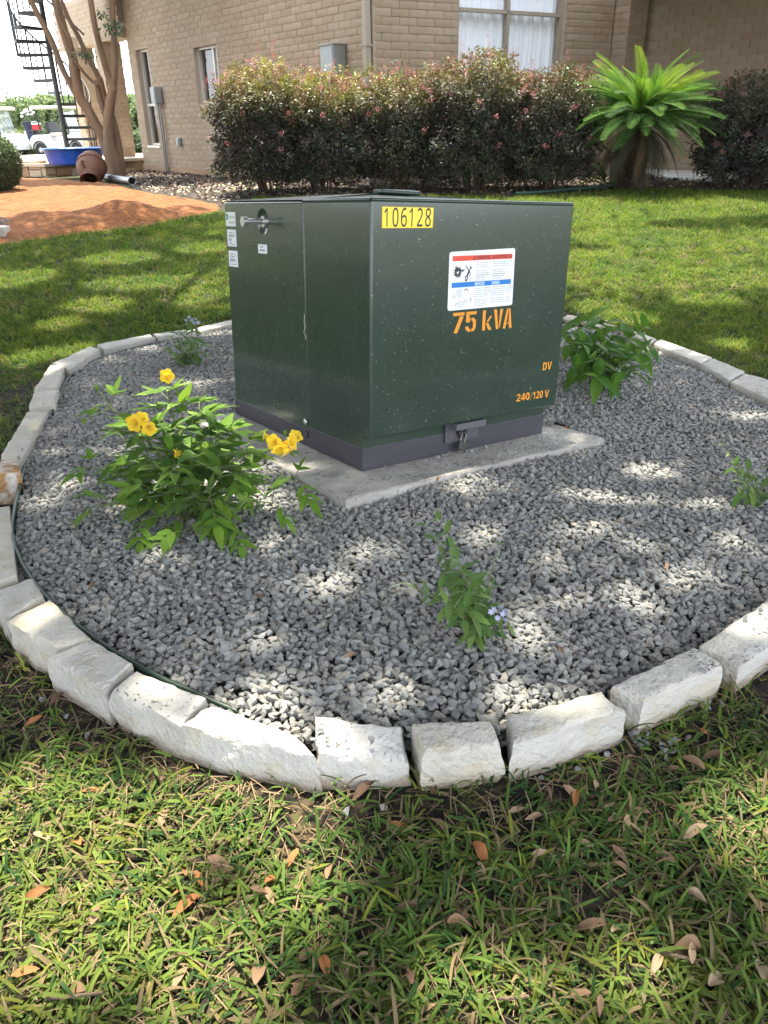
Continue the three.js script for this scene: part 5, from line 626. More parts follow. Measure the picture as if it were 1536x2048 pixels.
// crape myrtle: smooth tan trunks
{ const zt = -16.6, t = thing('crape_myrtle', 'multi-trunked smooth tan tree growing beside the house at far left', 'tree'), m = std({ color: col(0.23, 0.14, 0.085), map: again(dataTex(256, (u, v) => { const k = 0.9 + (nB(u, v) - 0.5) * 0.5, g = smooth(0.5, 0.65, nA(u, v)); return s3(...mixc([k, k * 0.92, k * 0.82], [k * 0.72, k * 0.78, k * 0.78], g)); }), 1.5, 0.5), bumpMap: again(texRough, 2, 0.4), bumpScale: 0.008, roughness: 0.75 });
  const limb = (pts, r0, r1, n = 24) => { const c = curve(pts.map(([u, v, dz = 0]) => at(u, v, zt + dz)), n), W = (k) => lerp(r0, r1, k / n) * 14.3 / 1540, b = new MB(); b.tube(c, c.map((_, k) => W(k) * (1 + 0.06 * noise(k * 0.7, r0, 1))), 14); return b.geo(); };
  part('trunk', merge([limb([[231, 366], [226, 335], [220, 312], [212, 290], [205, 272], [190, 247], [175, 219], [157, 188], [148, 128], [131, 72], [116, 19], [105, -20], [90, -90]], 13.5, 7, 40), limb([[236, 362, 0.05], [231, 330, 0.08], [221, 300, 0.1], [217, 262, 0.1], [219, 219, 0.1], [226, 172, 0.1]], 15, 8.5)]), m, t);
  part('trunk', limb([[242, 360, 0.02], [238, 320, -0.04], [232, 280, -0.1], [222, 235, -0.15], [206, 190, -0.2], [198, 155, -0.2]], 12.5, 7), m, t);
  for (const [pts, a, b] of [[[[160, 196], [150, 186], [138, 163], [125, 138], [103, 81], [78, 34], [61, 0], [40, -40]], 6.5, 5], [[[225, 176, 0.1], [222, 162, 0.1], [215, 146, 0.1], [200, 94, 0.15], [190, 53, 0.2], [181, 0, 0.2], [172, -60, 0.2]], 7, 5], [[[226, 176, 0.1], [229, 150, 0.1], [230, 110, 0.05], [227, 62, 0], [223, 0, 0], [219, -60, 0]], 6.5, 5.5], [[[200, 160, -0.2], [190, 140, -0.2], [178, 119, -0.2], [156, 72, -0.25], [137, 37, -0.3], [122, 0, -0.3]], 5.5, 4], [[[196, 172, 0], [184, 162, 0], [169, 147, 0.05], [150, 122, 0.1]], 3.2, 2.5], [[[217, 255, 0.1], [208, 225, -0.05], [197, 190, -0.1], [194, 160, -0.2]], 5, 5], [[[148, 128, 0], [140, 80, 0.1], [122, 40, 0.15], [112, 0, 0.2]], 4, 3.5]]) part('limb', limb(pts, a, b), m, t);
  const R = rng(66), lg = [0.1, 0.25, 0.4].map((c) => leafGeo(0.085, 0.04, 0.3, c, 4)), lm = [[0.05, 0.10, 0.03], [0.035, 0.07, 0.025], [0.10, 0.16, 0.05]].map((c) => leafMat(col(...c)));
  const spray = (u, v, n, w, h, dz) => { const b = at(u, v, zt + dz); part('twig', tubeGeo([at(u - w * 0.6, v + h * 0.5, zt + dz), b, at(u + w * 0.7, v - h * 0.5, zt + dz)], 0.005, 5), m, t); for (let i = 0; i < n; i++) { const p = at(u + R.n() * w, v + R.n() * h, zt + dz + R.n() * 0.12), q = part('leaf', R.pick(lg), R.pick(lm), t); q.position.copy(p); q.rotation.set(R.n() * 0.8, R() * 6.28, R.r(-1, 0.2)); } };
  spray(205, 28, 22, 10, 9, 0.35); spray(222, 55, 60, 17, 12, 0.4); spray(168, 108, 52, 18, 9, 0.35); spray(232, 45, 16, 9, 7, 0.4); spray(132, 106, 4, 5, 3, 0.2);
  { const g = [1, 2].map((s) => sprig(480 + s, 12, 0.16, 0.09, 0.045)), ms = [[], []], cs = [[], []], o = at(205, 200, zt); for (let i = 0; i < 9000; i++) { const d = V(R.n(), R.n(), R.n()).normalize().multiplyScalar(Math.pow(R(), 0.4)), x = o.x + 0.2 + d.x * 2.6, z = zt + 0.3 + d.z * 2.3, y = 5.4 + d.y * 1.1; if (noise(x * 1.6, y * 1.6, z * 1.6) < -0.22) continue; ms[i & 1].push(mat4(V(x, y, z), randQ(R), R.r(0.7, 1.2))); const w = R.r(0.7, 1.3); cs[i & 1].push(col(0.05 * w, 0.09 * w, 0.03 * w)); } g.forEach((q, k) => inst('crown', q, leafMat(0xffffff), ms[k], cs[k], t)); }
}
// loropetalum hedge
const purpleSprigs = [1, 2, 3, 4].map((s) => sprig(40 + s, 7, 0.12, 0.052, 0.026)), tipSprig = sprig(50, 6, 0.07, 0.030, 0.013);
const crownM = leafMat(0xffffff, { clearcoat: 0.5, clearcoatRoughness: 0.3, transmission: 0.3 });
function purpleShrub(x, z, w, d, h, seed, label, o = {}) {
  const R = rng(seed), y0 = lawn(x, z), t = thing('purple_leaved_shrub', label, 'shrub', V(x, y0, z), o.group), st = new MB();
  const tips = []; for (let k = 0; k < 16; k++) { const a = R() * 6.28, q = Math.sqrt(R()), X = Math.cos(a) * q * w * 0.42, Z = Math.sin(a) * q * d * 0.42, H = h * R.r(0.6, 0.9); const pts = curve([V(X * 0.25, -0.03, Z * 0.25), V(X * 0.4 + R.n() * 0.05, H * 0.35, Z * 0.4), V(X * 0.8, H * 0.7, Z * 0.8), V(X, H, Z)], 8); st.tube(pts, pts.map((_, i) => lerp(0.016, 0.005, i / 8)), 6, false); tips.push(pts); }
  part('stem', st.geo(), barkM([0.12, 0.075, 0.05]), t);
  const mats = purpleSprigs.map(() => []), cols = purpleSprigs.map(() => []), tm = [], tc = [];
  const rad = (th, ph) => 0.97 + 0.42 * noise(Math.cos(th) * 2 + seed, ph * 3, Math.sin(th) * 2) + 0.12 * noise(Math.cos(th) * 5, ph * 6 + seed, Math.sin(th) * 5);
  const n = Math.round(2500 * w * h * (o.dense || 1));
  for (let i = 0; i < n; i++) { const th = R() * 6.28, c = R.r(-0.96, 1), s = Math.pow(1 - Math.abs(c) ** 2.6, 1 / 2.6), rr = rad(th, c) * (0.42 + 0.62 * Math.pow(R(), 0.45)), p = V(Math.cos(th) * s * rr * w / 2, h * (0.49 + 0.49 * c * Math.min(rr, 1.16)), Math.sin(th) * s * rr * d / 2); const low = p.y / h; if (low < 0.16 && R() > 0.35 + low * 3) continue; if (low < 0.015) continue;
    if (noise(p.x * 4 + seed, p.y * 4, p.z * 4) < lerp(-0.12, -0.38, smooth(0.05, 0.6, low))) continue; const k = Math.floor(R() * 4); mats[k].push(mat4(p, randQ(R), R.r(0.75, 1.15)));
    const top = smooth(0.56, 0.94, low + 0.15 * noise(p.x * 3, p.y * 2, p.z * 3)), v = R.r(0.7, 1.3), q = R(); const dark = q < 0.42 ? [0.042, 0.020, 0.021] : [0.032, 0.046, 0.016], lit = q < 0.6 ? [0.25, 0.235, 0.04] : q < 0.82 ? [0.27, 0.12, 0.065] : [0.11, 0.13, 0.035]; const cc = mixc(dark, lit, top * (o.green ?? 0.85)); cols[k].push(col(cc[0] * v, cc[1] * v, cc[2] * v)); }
  for (let i = 0; i < 40 * w; i++) { const th = R() * 6.28, q = Math.sqrt(R()), bx = Math.cos(th) * q * w * 0.5, bz = Math.sin(th) * q * d * 0.5, H = h * (1.0 - 0.18 * q * q), up = R() < 0.2 ? R.r(0.18, 0.36) : R.r(0.05, 0.16), lean = V(bx * 0.5 / w + R.n() * 0.25, 1, bz * 0.3 + R.n() * 0.2).normalize(), m = Math.ceil(up / 0.028); for (let k = 0; k < m; k++) { tm.push(mat4(V(bx, H - 0.05, bz).addScaledVector(lean, up * k / m), randQ(R), R.r(0.6, 1.1) * (1 - 0.4 * k / m))); const e = k / m + R() * 0.3; tc.push(e > 0.6 ? col(0.42 + R() * 0.1, 0.12 + R() * 0.06, 0.10 + R() * 0.05) : col(0.16, 0.08, 0.05)); } }
  for (let i = 0; i < 14 * w; i++) { const th = R() * 6.28, p = V(Math.cos(th) * w * 0.5, h * R.r(0.35, 0.9), Math.sin(th) * d * 0.5); const m = 5, dir = V(Math.cos(th), R.r(0.1, 0.9), Math.sin(th)).normalize(); for (let k = 0; k < m; k++) { tm.push(mat4(p.clone().addScaledVector(dir, k * 0.026), randQ(R), 0.9)); tc.push(k > 2 ? col(0.45, 0.14, 0.14) : col(0.14, 0.06, 0.05)); } }
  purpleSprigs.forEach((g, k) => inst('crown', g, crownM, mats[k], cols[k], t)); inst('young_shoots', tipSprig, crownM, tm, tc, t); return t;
}
{ const X = (u, z) => at(u, 260, z).x, G = undefined;
  purpleShrub(X(525, -11.6), -11.6, 1.28, 1.3, 1.62, 201, 'dark purple-green shrub at the left end of the hedge with a yellow-green top', { green: 1.0 });
  purpleShrub(X(640, -11.8), -11.8, 1.55, 1.3, 1.46, 202, 'purple-green hedge shrub in front of the grey electrical panel', { green: 1.0 });
  purpleShrub(X(800, -11.9), -11.9, 1.5, 1.25, 1.52, 203, 'hedge shrub left of the curtained window with gaps near its foot', { green: 0.8, dense: 0.75 });
  purpleShrub(X(955, -11.7), -11.7, 1.55, 1.3, 1.66, 204, 'dense reddish hedge shrub in front of the curtained window', { green: 0.55 });
  purpleShrub(X(1100, -11.6), -11.6, 1.35, 1.3, 1.48, 205, 'dark reddish shrub at the right end of the hedge beside the palm', { green: 0.35 });
  purpleShrub(X(1520, -11.4), -11.4, 1.55, 1.4, 1.36, 206, 'dark purple shrub at the right picture edge in front of the shaded entry', { green: 0.15 }); }
{ // clipped round bush at the left edge
  const p = at(-12, 335, -12.3), t = thing('round_bush', 'clipped round dark green bush at the left picture edge', 'bush', V(p.x, lawn(p.x, p.z), p.z)), R = rng(9), g = [1, 2].map((s) => sprig(60 + s, 8, 0.07, 0.034, 0.02)), ms = [[], []], cs = [[], []], r = 0.38; part('stem', tubeGeo([V(0, -0.05, 0), V(0, 0.3, 0)], 0.03, 8), barkM([0.1, 0.08, 0.06]), t);
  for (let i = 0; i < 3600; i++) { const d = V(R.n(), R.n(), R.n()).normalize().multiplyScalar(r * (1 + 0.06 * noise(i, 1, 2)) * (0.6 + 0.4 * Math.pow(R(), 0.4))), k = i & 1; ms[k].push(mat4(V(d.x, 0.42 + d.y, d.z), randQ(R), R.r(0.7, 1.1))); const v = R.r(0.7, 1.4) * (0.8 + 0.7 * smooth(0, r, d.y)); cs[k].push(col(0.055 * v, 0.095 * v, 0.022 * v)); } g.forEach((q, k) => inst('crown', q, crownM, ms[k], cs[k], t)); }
// sago palm
function frondGeo(L, W, arch, seed, n = 40) { const R = rng(seed), b = new MB(), pt = (s) => V(L * (s - 0.08 * arch * s * s), L * (0.06 * s - arch * 0.42 * s * s), 0), path = []; for (let i = 0; i <= 14; i++) path.push(pt(i / 14)); b.tube(path, path.map((_, i) => lerp(0.008, 0.002, i / 14)), 5, false);
  for (let i = 0; i < n; i++) { const s = 0.10 + 0.9 * i / n, w = W * Math.pow(Math.sin(Math.PI * clamp(0.08 + 0.88 * s)), 0.55), p = pt(s), q = pt(s + 0.02), tg = q.sub(p).normalize(); for (const sd of [-1, 1]) { const d = V(0, 0.34, sd).addScaledVector(tg, 0.55 + R.n() * 0.05).normalize().multiplyScalar(w), e = tg.clone().multiplyScalar(0.0045); const a = b.v(p.x - e.x, p.y - e.y, p.z), c = b.v(p.x + e.x, p.y + e.y, p.z), m0 = b.v(p.x + d.x * 0.6 - e.x, p.y + d.y * 0.6 - e.y + 0.006, p.z + d.z * 0.6), m1 = b.v(p.x + d.x * 0.6 + e.x, p.y + d.y * 0.6 + e.y + 0.006, p.z + d.z * 0.6), f = b.v(p.x + d.x, p.y + d.y - 0.006, p.z + d.z); b.quad(a, c, m1, m0); b.tri(m0, m1, f); } } return b.geo(); }
function sago(base, h, L, counts, seed, label) { const R = rng(seed), t = thing('sago_palm', label, 'palm', base), G = { up: [1, 2, 3].map((s) => frondGeo(L * 1.0, L * 0.12, 0.7 + s * 0.2, s)), mid: [4, 5, 6].map((s) => frondGeo(L * 1.05, L * 0.13, 0.85 + s * 0.08, s)), low: [7, 8].map((s) => frondGeo(L * 0.95, L * 0.10, 1.5, s)) };
  const gm = [[0.10, 0.235, 0.018], [0.07, 0.175, 0.018], [0.04, 0.105, 0.016], [0.19, 0.30, 0.025]].map((c) => leafMat(col(...c), { transmission: 0.45, clearcoat: 0.08, specularIntensity: 0.3 })), dead = [[0.10, 0.065, 0.032], [0.03, 0.042, 0.022], [0.055, 0.05, 0.028]].map((c) => leafMat(col(...c), { transmission: 0.15, clearcoat: 0 }));
  const tr = new MB(); { const path = [], rad = []; for (let i = 0; i <= 20; i++) { path.push(V(0.02 * Math.sin(i * 0.3), h * i / 20 - 0.05, 0)); rad.push((0.12 + 0.025 * Math.sin(i * 2.4)) * (h / 0.75)); } tr.tube(path, rad, 16); } part('trunk', tr.geo(), barkM([0.055, 0.042, 0.03]), t);
  const stubs = []; for (let i = 0; i < 70 * h; i++) { const a = i * 2.4, y = h * (i / (70 * h)), g = new THREE.ConeGeometry(0.03, 0.09, 5); g.rotateZ(-1.1); g.translate(0.13 * h / 0.75, 0, 0); g.rotateY(a); g.translate(0, y, 0); stubs.push(g); } if (stubs.length) part('leaf_base', merge(stubs), barkM([0.09, 0.065, 0.045]), t);
  const put = (list, mats, n, e0, e1, y) => { for (let i = 0; i < n; i++) { const f = part('frond', list[i % list.length], R.pick(mats), t), a = i * 2.3999 + R.n() * 0.2, e = R.r(e0, e1); f.position.set(Math.cos(a) * 0.05, y, -Math.sin(a) * 0.05); f.quaternion.setFromEuler(new THREE.Euler(0, a, 0)).multiply(new THREE.Quaternion().setFromEuler(new THREE.Euler(R.n() * 0.6, R.n() * 0.25, e))); f.scale.setScalar(R.r(0.8, 1.1) * (list === G.low ? 0.82 : 1)); } };
  put(G.up, [gm[0], gm[3], gm[3], gm[1]], counts[0], 0.8, 1.4, h); put(G.mid, [gm[0], gm[1], gm[1], gm[2]], counts[1], 0.45, 1.1, h - 0.02); put(G.mid, [gm[1], gm[2], gm[2]], counts[2], 0.05, 0.6, h - 0.04); put(G.low, dead, counts[3], -1.1, -0.2, h - 0.08); return t; }
{ const p = hit(1262, 383, lawn); p.y = lawn(p.x, p.z); sago(p, 0.86, 0.96, [50, 80, 70, 60], 301, 'big sago palm with a bright green crown and brown drooping lower fronds'); const q = hit(1216, 376, lawn); sago(q, 0.08, 0.42, [6, 5, 4, 0], 302, 'little sago pup with pale fronds at the foot of the big palm'); }

// ------------------------------------------------------------------ plants in the gravel
const tecM = [[0.12, 0.24, 0.02], [0.09, 0.2, 0.018], [0.17, 0.29, 0.026], [0.065, 0.155, 0.016]].map((c) => leafMat(col(...c), { transmission: 0.46, clearcoat: 0.12, specularIntensity: 0.4 }));
const dogM = [[0.085, 0.205, 0.02], [0.062, 0.165, 0.018], [0.12, 0.245, 0.024]].map((c) => leafMat(col(...c), { transmission: 0.44, clearcoat: 0.15, specularIntensity: 0.4 }));
function serrated(L, W, fold, curl, n = 9) { const b = new MB(), rows = []; for (let i = 0; i <= n; i++) { const t = i / n, w = W / 2 * Math.pow(Math.sin(Math.PI * Math.pow(clamp(0.03 + t * 0.97), 0.66)), 0.95) * (1 - 0.25 * t) * 1.1 * (i % 2 ? 1.07 : 0.93), x = L * t, y = -curl * L * t * t + 0.012 * L * Math.sin(t * 9); if (i === n) rows.push([b.v(x, y, 0, 1, 0.5)]); else rows.push([b.v(x + w * 0.2, y + fold * w, -w, t, 0), b.v(x, y, 0, t, 0.5), b.v(x + w * 0.2, y + fold * w, w, t, 1)]); }
  for (let i = 0; i < n; i++) { const a = rows[i], c = rows[i + 1]; if (c.length === 1) { b.tri(a[0], a[1], c[0]); b.tri(a[1], a[2], c[0]); } else { b.quad(a[0], a[1], c[1], c[0]); b.quad(a[1], a[2], c[2], c[1]); } } return b.geo(); }
const X1 = V(1, 0, 0);
function leafyPlant(name, label, base, stems, o) {
  const R = rng(o.seed), t = thing(name, label, o.cat, base), geos = o.geos, stemM = std({ color: col(...(o.stem || [0.12, 0.16, 0.05])), roughness: 0.7 }); let singles = 0; const rest = [], tips = [];
  const leaf = (p, dir, roll, s) => { const q = new THREE.Quaternion().setFromUnitVectors(X1, dir.clone().normalize()); const up = V(0, 1, 0).applyQuaternion(q.clone().invert()); const q2 = new THREE.Quaternion().setFromAxisAngle(X1, Math.atan2(up.z, up.y) + roll); q.multiply(q2); const k = Math.floor(R() * geos.length); if (singles < 298) { const m = part('leaf', geos[k], R.pick(o.mats), t); m.position.copy(p); m.quaternion.copy(q); m.scale.setScalar(s); singles++; } else rest.push(geos[k].clone().applyMatrix4(mat4(p, q, s))); };
  for (const [u, v, dz, opt = {}] of stems) { const tip = at(u, v, base.z + dz).sub(base), b0 = V(R.n() * 0.02, -0.02, R.n() * 0.02), mid = tip.clone().multiplyScalar(0.5); mid.y += o.arch * tip.length(); mid.x *= 0.85; const c = curve([b0, mid, tip], 12); part('stem', tubeGeo(c, c.map((_, i) => lerp(o.r0, o.r0 * 0.4, i / 12)), 6), stemM, t); tips.push(tip);
    const len = tip.length(), pairs = opt.n ?? Math.max(2, Math.round(len / o.gap)); for (let k = 0; k < pairs; k++) { const s = lerp(o.from, 1, pairs > 1 ? k / (pairs - 1) : 1) * 12, i = Math.min(11, Math.floor(s)), p = c[i].clone().lerp(c[i + 1], s - i), tg = c[i + 1].clone().sub(c[i]).normalize(), a0 = R() * 3.1; for (const sd of [0, Math.PI]) { const sx = V(0, 1, 0).cross(tg); if (sx.length() < 0.1) sx.set(1, 0, 0); sx.normalize(); const out = sx.applyAxisAngle(tg, a0 + sd + (k % 2) * 1.5).multiplyScalar(1).addScaledVector(tg, 0.55); out.y += o.lift ?? 0.1; out.normalize(); const S = (opt.s ?? 1) * R.r(0.75, 1.15) * (k === pairs - 1 ? 0.75 : 1);
        if (o.compound) { const rl = o.rachis * S, rp = curve([p, p.clone().addScaledVector(out, rl * 0.6).add(V(0, 0.006, 0)), p.clone().addScaledVector(out, rl).add(V(0, -rl * 0.22, 0))], 6); part('leaf_stalk', tubeGeo(rp, 0.0012, 4), stemM, t); const side = V(0, 1, 0).cross(out).normalize(); leaf(rp[6], out.clone().add(V(0, R.r(-0.35, 0.1), 0)), R.n() * 0.3, S * 1.1); for (const [f, w] of o.compound === 5 ? [[3, 0.8], [5, 0.95]] : [[4, 0.9]]) for (const q of [-1, 1]) leaf(rp[f], out.clone().multiplyScalar(0.75).addScaledVector(side, q).add(V(0, R.r(-0.35, 0.05), 0)), R.n() * 0.35, S * w); }
        else leaf(p, out.add(V(0, R.r(-0.3, 0.1), 0)), R.n() * 0.4, S); } } }
  if (rest.length) { const m = part('foliage', mergeGeometries(rest), o.mats[0], t); m.userData.kind = 'stuff'; }
  return [t, tips, R];
}
const yel = [[0.80, 0.53, 0.012], [0.85, 0.60, 0.02]].map((c) => leafMat(col(...c), { transmission: 0.35, clearcoat: 0 }));
function trumpet(seed) { const R = rng(seed), b = new MB(), rows = [], n = 30; for (const [y, r, lobe] of [[0, 0.002, 0], [0.010, 0.0035, 0], [0.022, 0.0075, 0], [0.034, 0.0105, 0], [0.041, 0.0135, 0.05], [0.045, 0.020, 0.10], [0.043, 0.026, 0.15]]) { const row = []; for (let j = 0; j <= n; j++) { const a = j / n * 6.2832, q = r * (1 + lobe * 1.6 * (Math.abs(Math.cos(a * 2.5)) - 0.6) + lobe * 0.3 * Math.sin(a * 13 + seed)); row.push(b.v(q * Math.cos(a), y + lobe * 0.008 * Math.sin(a * 10 + seed), q * Math.sin(a))); } rows.push(row); } for (let k = 0; k + 1 < rows.length; k++) for (let j = 0; j < n; j++) b.quad(rows[k][j], rows[k + 1][j], rows[k + 1][j + 1], rows[k][j + 1]); return b.geo(); }
const trumpets = [1, 2, 3].map(trumpet);
{ const B = hit(388, 1035, bed), geos = [[0.094, 0.034, 0.3, 0.1], [0.085, 0.031, 0.35, 0.25], [0.10, 0.037, 0.25, 0.35]].map((a) => serrated(...a));
  const [t, tips, R] = leafyPlant('yellow_bell_shrub', 'leafy green shrub with yellow trumpet flowers in the gravel left of the cabinet', B, [[338, 800, -0.10, { n: 4 }], [385, 840, -0.02, { n: 4 }], [300, 880, 0.04, { n: 4 }], [440, 870, 0, { n: 4 }], [490, 905, 0.04, { n: 4 }], [250, 880, 0.0, { n: 3 }], [310, 980, 0.16, { n: 3 }], [420, 1000, 0.2, { n: 3 }], [250, 960, 0.05, { n: 3 }], [480, 960, 0.08, { n: 3 }], [222, 815, -0.05, { n: 3, s: 0.85 }], [292, 880, -0.02, { n: 2 }], [540, 900, 0.0, { n: 2 }], [590, 960, 0.05, { n: 2, s: 0.9 }], [545, 1005, 0.18, { n: 2 }], [470, 1045, 0.24, { n: 2 }], [372, 1062, 0.26, { n: 2 }], [285, 1040, 0.18, { n: 2 }], [200, 1010, 0.12, { n: 2 }], [185, 935, 0.0, { n: 2, s: 0.85 }], [400, 820, -0.12, { n: 2 }], [455, 870, -0.06, { n: 2 }], [350, 930, 0.1, { n: 2 }], [440, 955, 0.12, { n: 2 }]], { seed: 71, cat: 'flowering shrub', geos, mats: tecM, arch: 0.08, r0: 0.0045, gap: 0.1, from: 0.42, compound: 5, rachis: 0.085, lift: 0.25 });
  const fl = (u, v, dz, aim, s = 1) => { const m = part('flower', trumpets[Math.floor(R() * 3)], R.pick(yel), t); m.position.copy(at(u, v, B.z + dz).sub(B)); m.quaternion.setFromUnitVectors(V(0, 1, 0), V(...aim).normalize()); m.scale.setScalar(s); m.translateY(-0.04 * s); };
  fl(334, 752, -0.10, [0.1, 0.25, 1], 0.82); fl(269, 846, 0.10, [-0.25, 0.2, 1], 0.95); fl(298, 857, 0.11, [0.3, -0.05, 1], 0.8); fl(284, 836, 0.08, [0.5, 0.6, 0.5], 0.75); fl(583, 884, 0.08, [0.9, 0.25, 0.35], 1.0); fl(560, 898, 0.09, [0.3, -0.6, 0.8], 1.0); fl(574, 903, 0.1, [0.6, -0.8, 0.4], 0.9); fl(548, 884, 0.08, [-0.3, 0.2, 1], 0.9); fl(529, 872, 0.01, [-1, 0.25, 0.1], 0.75); fl(592, 872, 0.0, [0.5, 0.7, 0.4], 0.8); fl(355, 907, 0.1, [0.6, -0.4, 0.5], 0.5);
  for (const [u, v, dz] of [[168, 842, -0.05], [193, 775, -0.05], [355, 785, -0.1], [570, 866, 0]]) part('bud', new THREE.SphereGeometry(0.006, 8, 6).scale(1, 1.6, 1), tecM[2], t).position.copy(at(u, v, B.z + dz).sub(B));
  for (const [a, b] of [[[338, 800, -0.1], [334, 757, -0.10]], [[222, 815, -0.05], [190, 772, -0.05]], [[222, 815, -0.05], [168, 842, -0.05]], [[292, 880, -0.02], [272, 850, 0.09]], [[540, 900, 0], [570, 880, 0.02]]]) part('stem', tubeGeo([at(a[0], a[1], B.z + a[2]).sub(B), at(b[0], b[1], B.z + b[2]).sub(B)], 0.0015, 5), tecM[2], t); }
{ const B = hit(1192, 775, bed), geos = [[0.135, 0.058, 0.3, 0.3], [0.145, 0.062, 0.22, 0.45], [0.115, 0.05, 0.4, 0.2]].map((a) => serrated(...a, 8));
  leafyPlant('broadleaf_shrub', 'leafy green shrub with large pointed leaves in the gravel right of the cabinet', B, [[1150, 655, 0.1], [1175, 640, -0.05], [1205, 650, -0.1], [1240, 690, 0.0], [1288, 655, -0.02], [1300, 700, 0.1], [1285, 740, 0.16], [1245, 745, 0.24], [1195, 755, 0.28], [1150, 735, 0.2], [1165, 690, 0.16], [1215, 700, 0.14], [1260, 715, 0.14], [1140, 690, 0.05], [1225, 665, -0.05], [1180, 720, 0.2]], { seed: 72, cat: 'shrub', geos, mats: dogM, arch: 0.1, r0: 0.005, gap: 0.075, from: 0.45, lift: 0.05 }); }
const paleBlue = leafMat(col(0.44, 0.46, 0.66), { transmission: 0.3, clearcoat: 0 });
const petal5 = (() => { const l = []; for (let i = 0; i < 5; i++) { const g = leafGeo(0.013, 0.009, 0.05, -0.1, 3); g.rotateY(i * 1.2566); l.push(g); } l.push(tubeGeo([V(0, 0, 0), V(0, -0.025, 0)], 0.0011, 5).toNonIndexed()); return merge(l); })();
const smallLeaves = (k) => [[0.042 * k, 0.018 * k, 0.3, 0.2], [0.05 * k, 0.02 * k, 0.25, 0.4], [0.028 * k, 0.012 * k, 0.3, 0]].map((a) => leafGeo(...a, 5));
const plM = [[0.095, 0.20, 0.025], [0.075, 0.17, 0.02], [0.13, 0.23, 0.03]].map((c) => leafMat(col(...c), { transmission: 0.44, clearcoat: 0.1 }));
function flowersAt(t, B, list, s) { const R = rng(list.length * 7); for (const [u, v, dz] of list) { const m = part('flower', petal5, paleBlue, t); m.position.copy(at(u, v, B.z + dz).sub(B)); m.quaternion.setFromEuler(new THREE.Euler(R.r(0, 1.2), R() * 6, R.r(-0.8, 0.8))); m.scale.setScalar(s); } }
{ const B = hit(955, 1282, bed); const [t] = leafyPlant('blue_flower_plant', 'sprawling green plant with a few pale blue flowers in the gravel before the cabinet', B, [[852, 1050, -0.02, { n: 6, s: 0.8 }], [880, 1042, 0.0, { n: 7, s: 0.8 }], [905, 1095, 0.03, { n: 6 }], [925, 1140, 0.05, { n: 5 }], [812, 1168, 0.12, { n: 4, s: 0.8 }], [985, 1170, 0.02, { n: 4, s: 0.7 }], [880, 1180, 0.08, { n: 5 }], [945, 1190, 0.08, { n: 5, s: 1.15 }], [915, 1230, 0.1, { n: 4 }], [975, 1215, 0.06, { n: 4, s: 1.1 }], [1015, 1250, 0.04, { n: 4, s: 0.6 }], [900, 1150, 0.0, { n: 6 }], [930, 1215, 0.1, { n: 5 }], [960, 1170, 0.05, { n: 5 }], [895, 1205, 0.12, { n: 5 }], [970, 1250, 0.08, { n: 4 }], [1000, 1090, -0.12, { n: 2, s: 0.5 }]], { seed: 73, cat: 'flowering plant', geos: smallLeaves(1.18), mats: plM, arch: 0.05, r0: 0.0026, gap: 0.04, from: 0.3, lift: 0.1 });
  flowersAt(t, B, [[988, 1218, 0.08], [1000, 1213, 0.07], [1005, 1228, 0.08], [1012, 1240, 0.07], [995, 1236, 0.09], [982, 1224, 0.1], [1010, 1222, 0.05]], 0.6); }
{ const B = hit(372, 728, bed); const [t] = leafyPlant('blue_flower_plant', 'small upright blue-flowered plant in the gravel at back left of the cabinet', B, [[343, 678, 0.0], [358, 655, 0.0], [376, 640, 0.0], [390, 650, 0.0], [407, 690, 0.05], [398, 705, 0.1], [345, 705, 0.1], [372, 700, 0.14], [388, 690, 0.1], [360, 690, 0.05]], { seed: 74, cat: 'flowering plant', geos: smallLeaves(1.75), mats: plM.map((m) => m), arch: 0.04, r0: 0.003, gap: 0.05, from: 0.25, lift: 0.1 });
  flowersAt(t, B, [[378, 634, 0], [384, 640, 0], [391, 638, 0], [396, 645, 0], [388, 646, 0.02], [372, 640, 0]], 0.95); }
{ const B = hit(1512, 1012, bed); leafyPlant('weedy_plant', 'light green weedy plant in the gravel at the right picture edge', B, [[1442, 890, -0.05, { n: 5, s: 0.7 }], [1468, 935, 0.0], [1490, 925, 0.0], [1512, 940, 0.02], [1535, 950, 0.0], [1475, 975, 0.08], [1500, 985, 0.1], [1540, 985, 0.08], [1560, 960, 0.0], [1525, 965, 0.06]], { seed: 75, cat: 'plant', geos: smallLeaves(1.15), mats: plM, arch: 0.05, r0: 0.0026, gap: 0.045, from: 0.3, lift: 0.1 }); }

// ------------------------------------------------------------------ grass
const grassG = new THREE.Group(); grassG.name = 'lawn_grass'; grassG.userData.kind = 'stuff'; scene.add(grassG);
function blade(L, W, bend, n = 5, twist = 0) { const b = new MB(), rows = []; let x = 0, y = 0, a = 0; for (let i = 0; i <= n; i++) { const t = i / n, w = W / 2 * (t < 0.75 ? 1 - 0.12 * t : (1 - t) / 0.25 * 0.9 + 0.02), f = 0.22 * w, tw = twist * t; rows.push([b.v(x, y + f * Math.cos(tw) - w * Math.sin(tw), -w * Math.cos(tw), t, 0), b.v(x, y, 0, t, 0.5), b.v(x, y + f * Math.cos(tw) + w * Math.sin(tw), w * Math.cos(tw), t, 1)]); x += Math.cos(a) * L / n; y += Math.sin(a) * L / n; a -= bend / n; }
  for (let i = 0; i < n; i++) { b.quad(rows[i][0], rows[i][1], rows[i + 1][1], rows[i + 1][0]); b.quad(rows[i][1], rows[i][2], rows[i + 1][2], rows[i + 1][1]); } return b.geo(); }
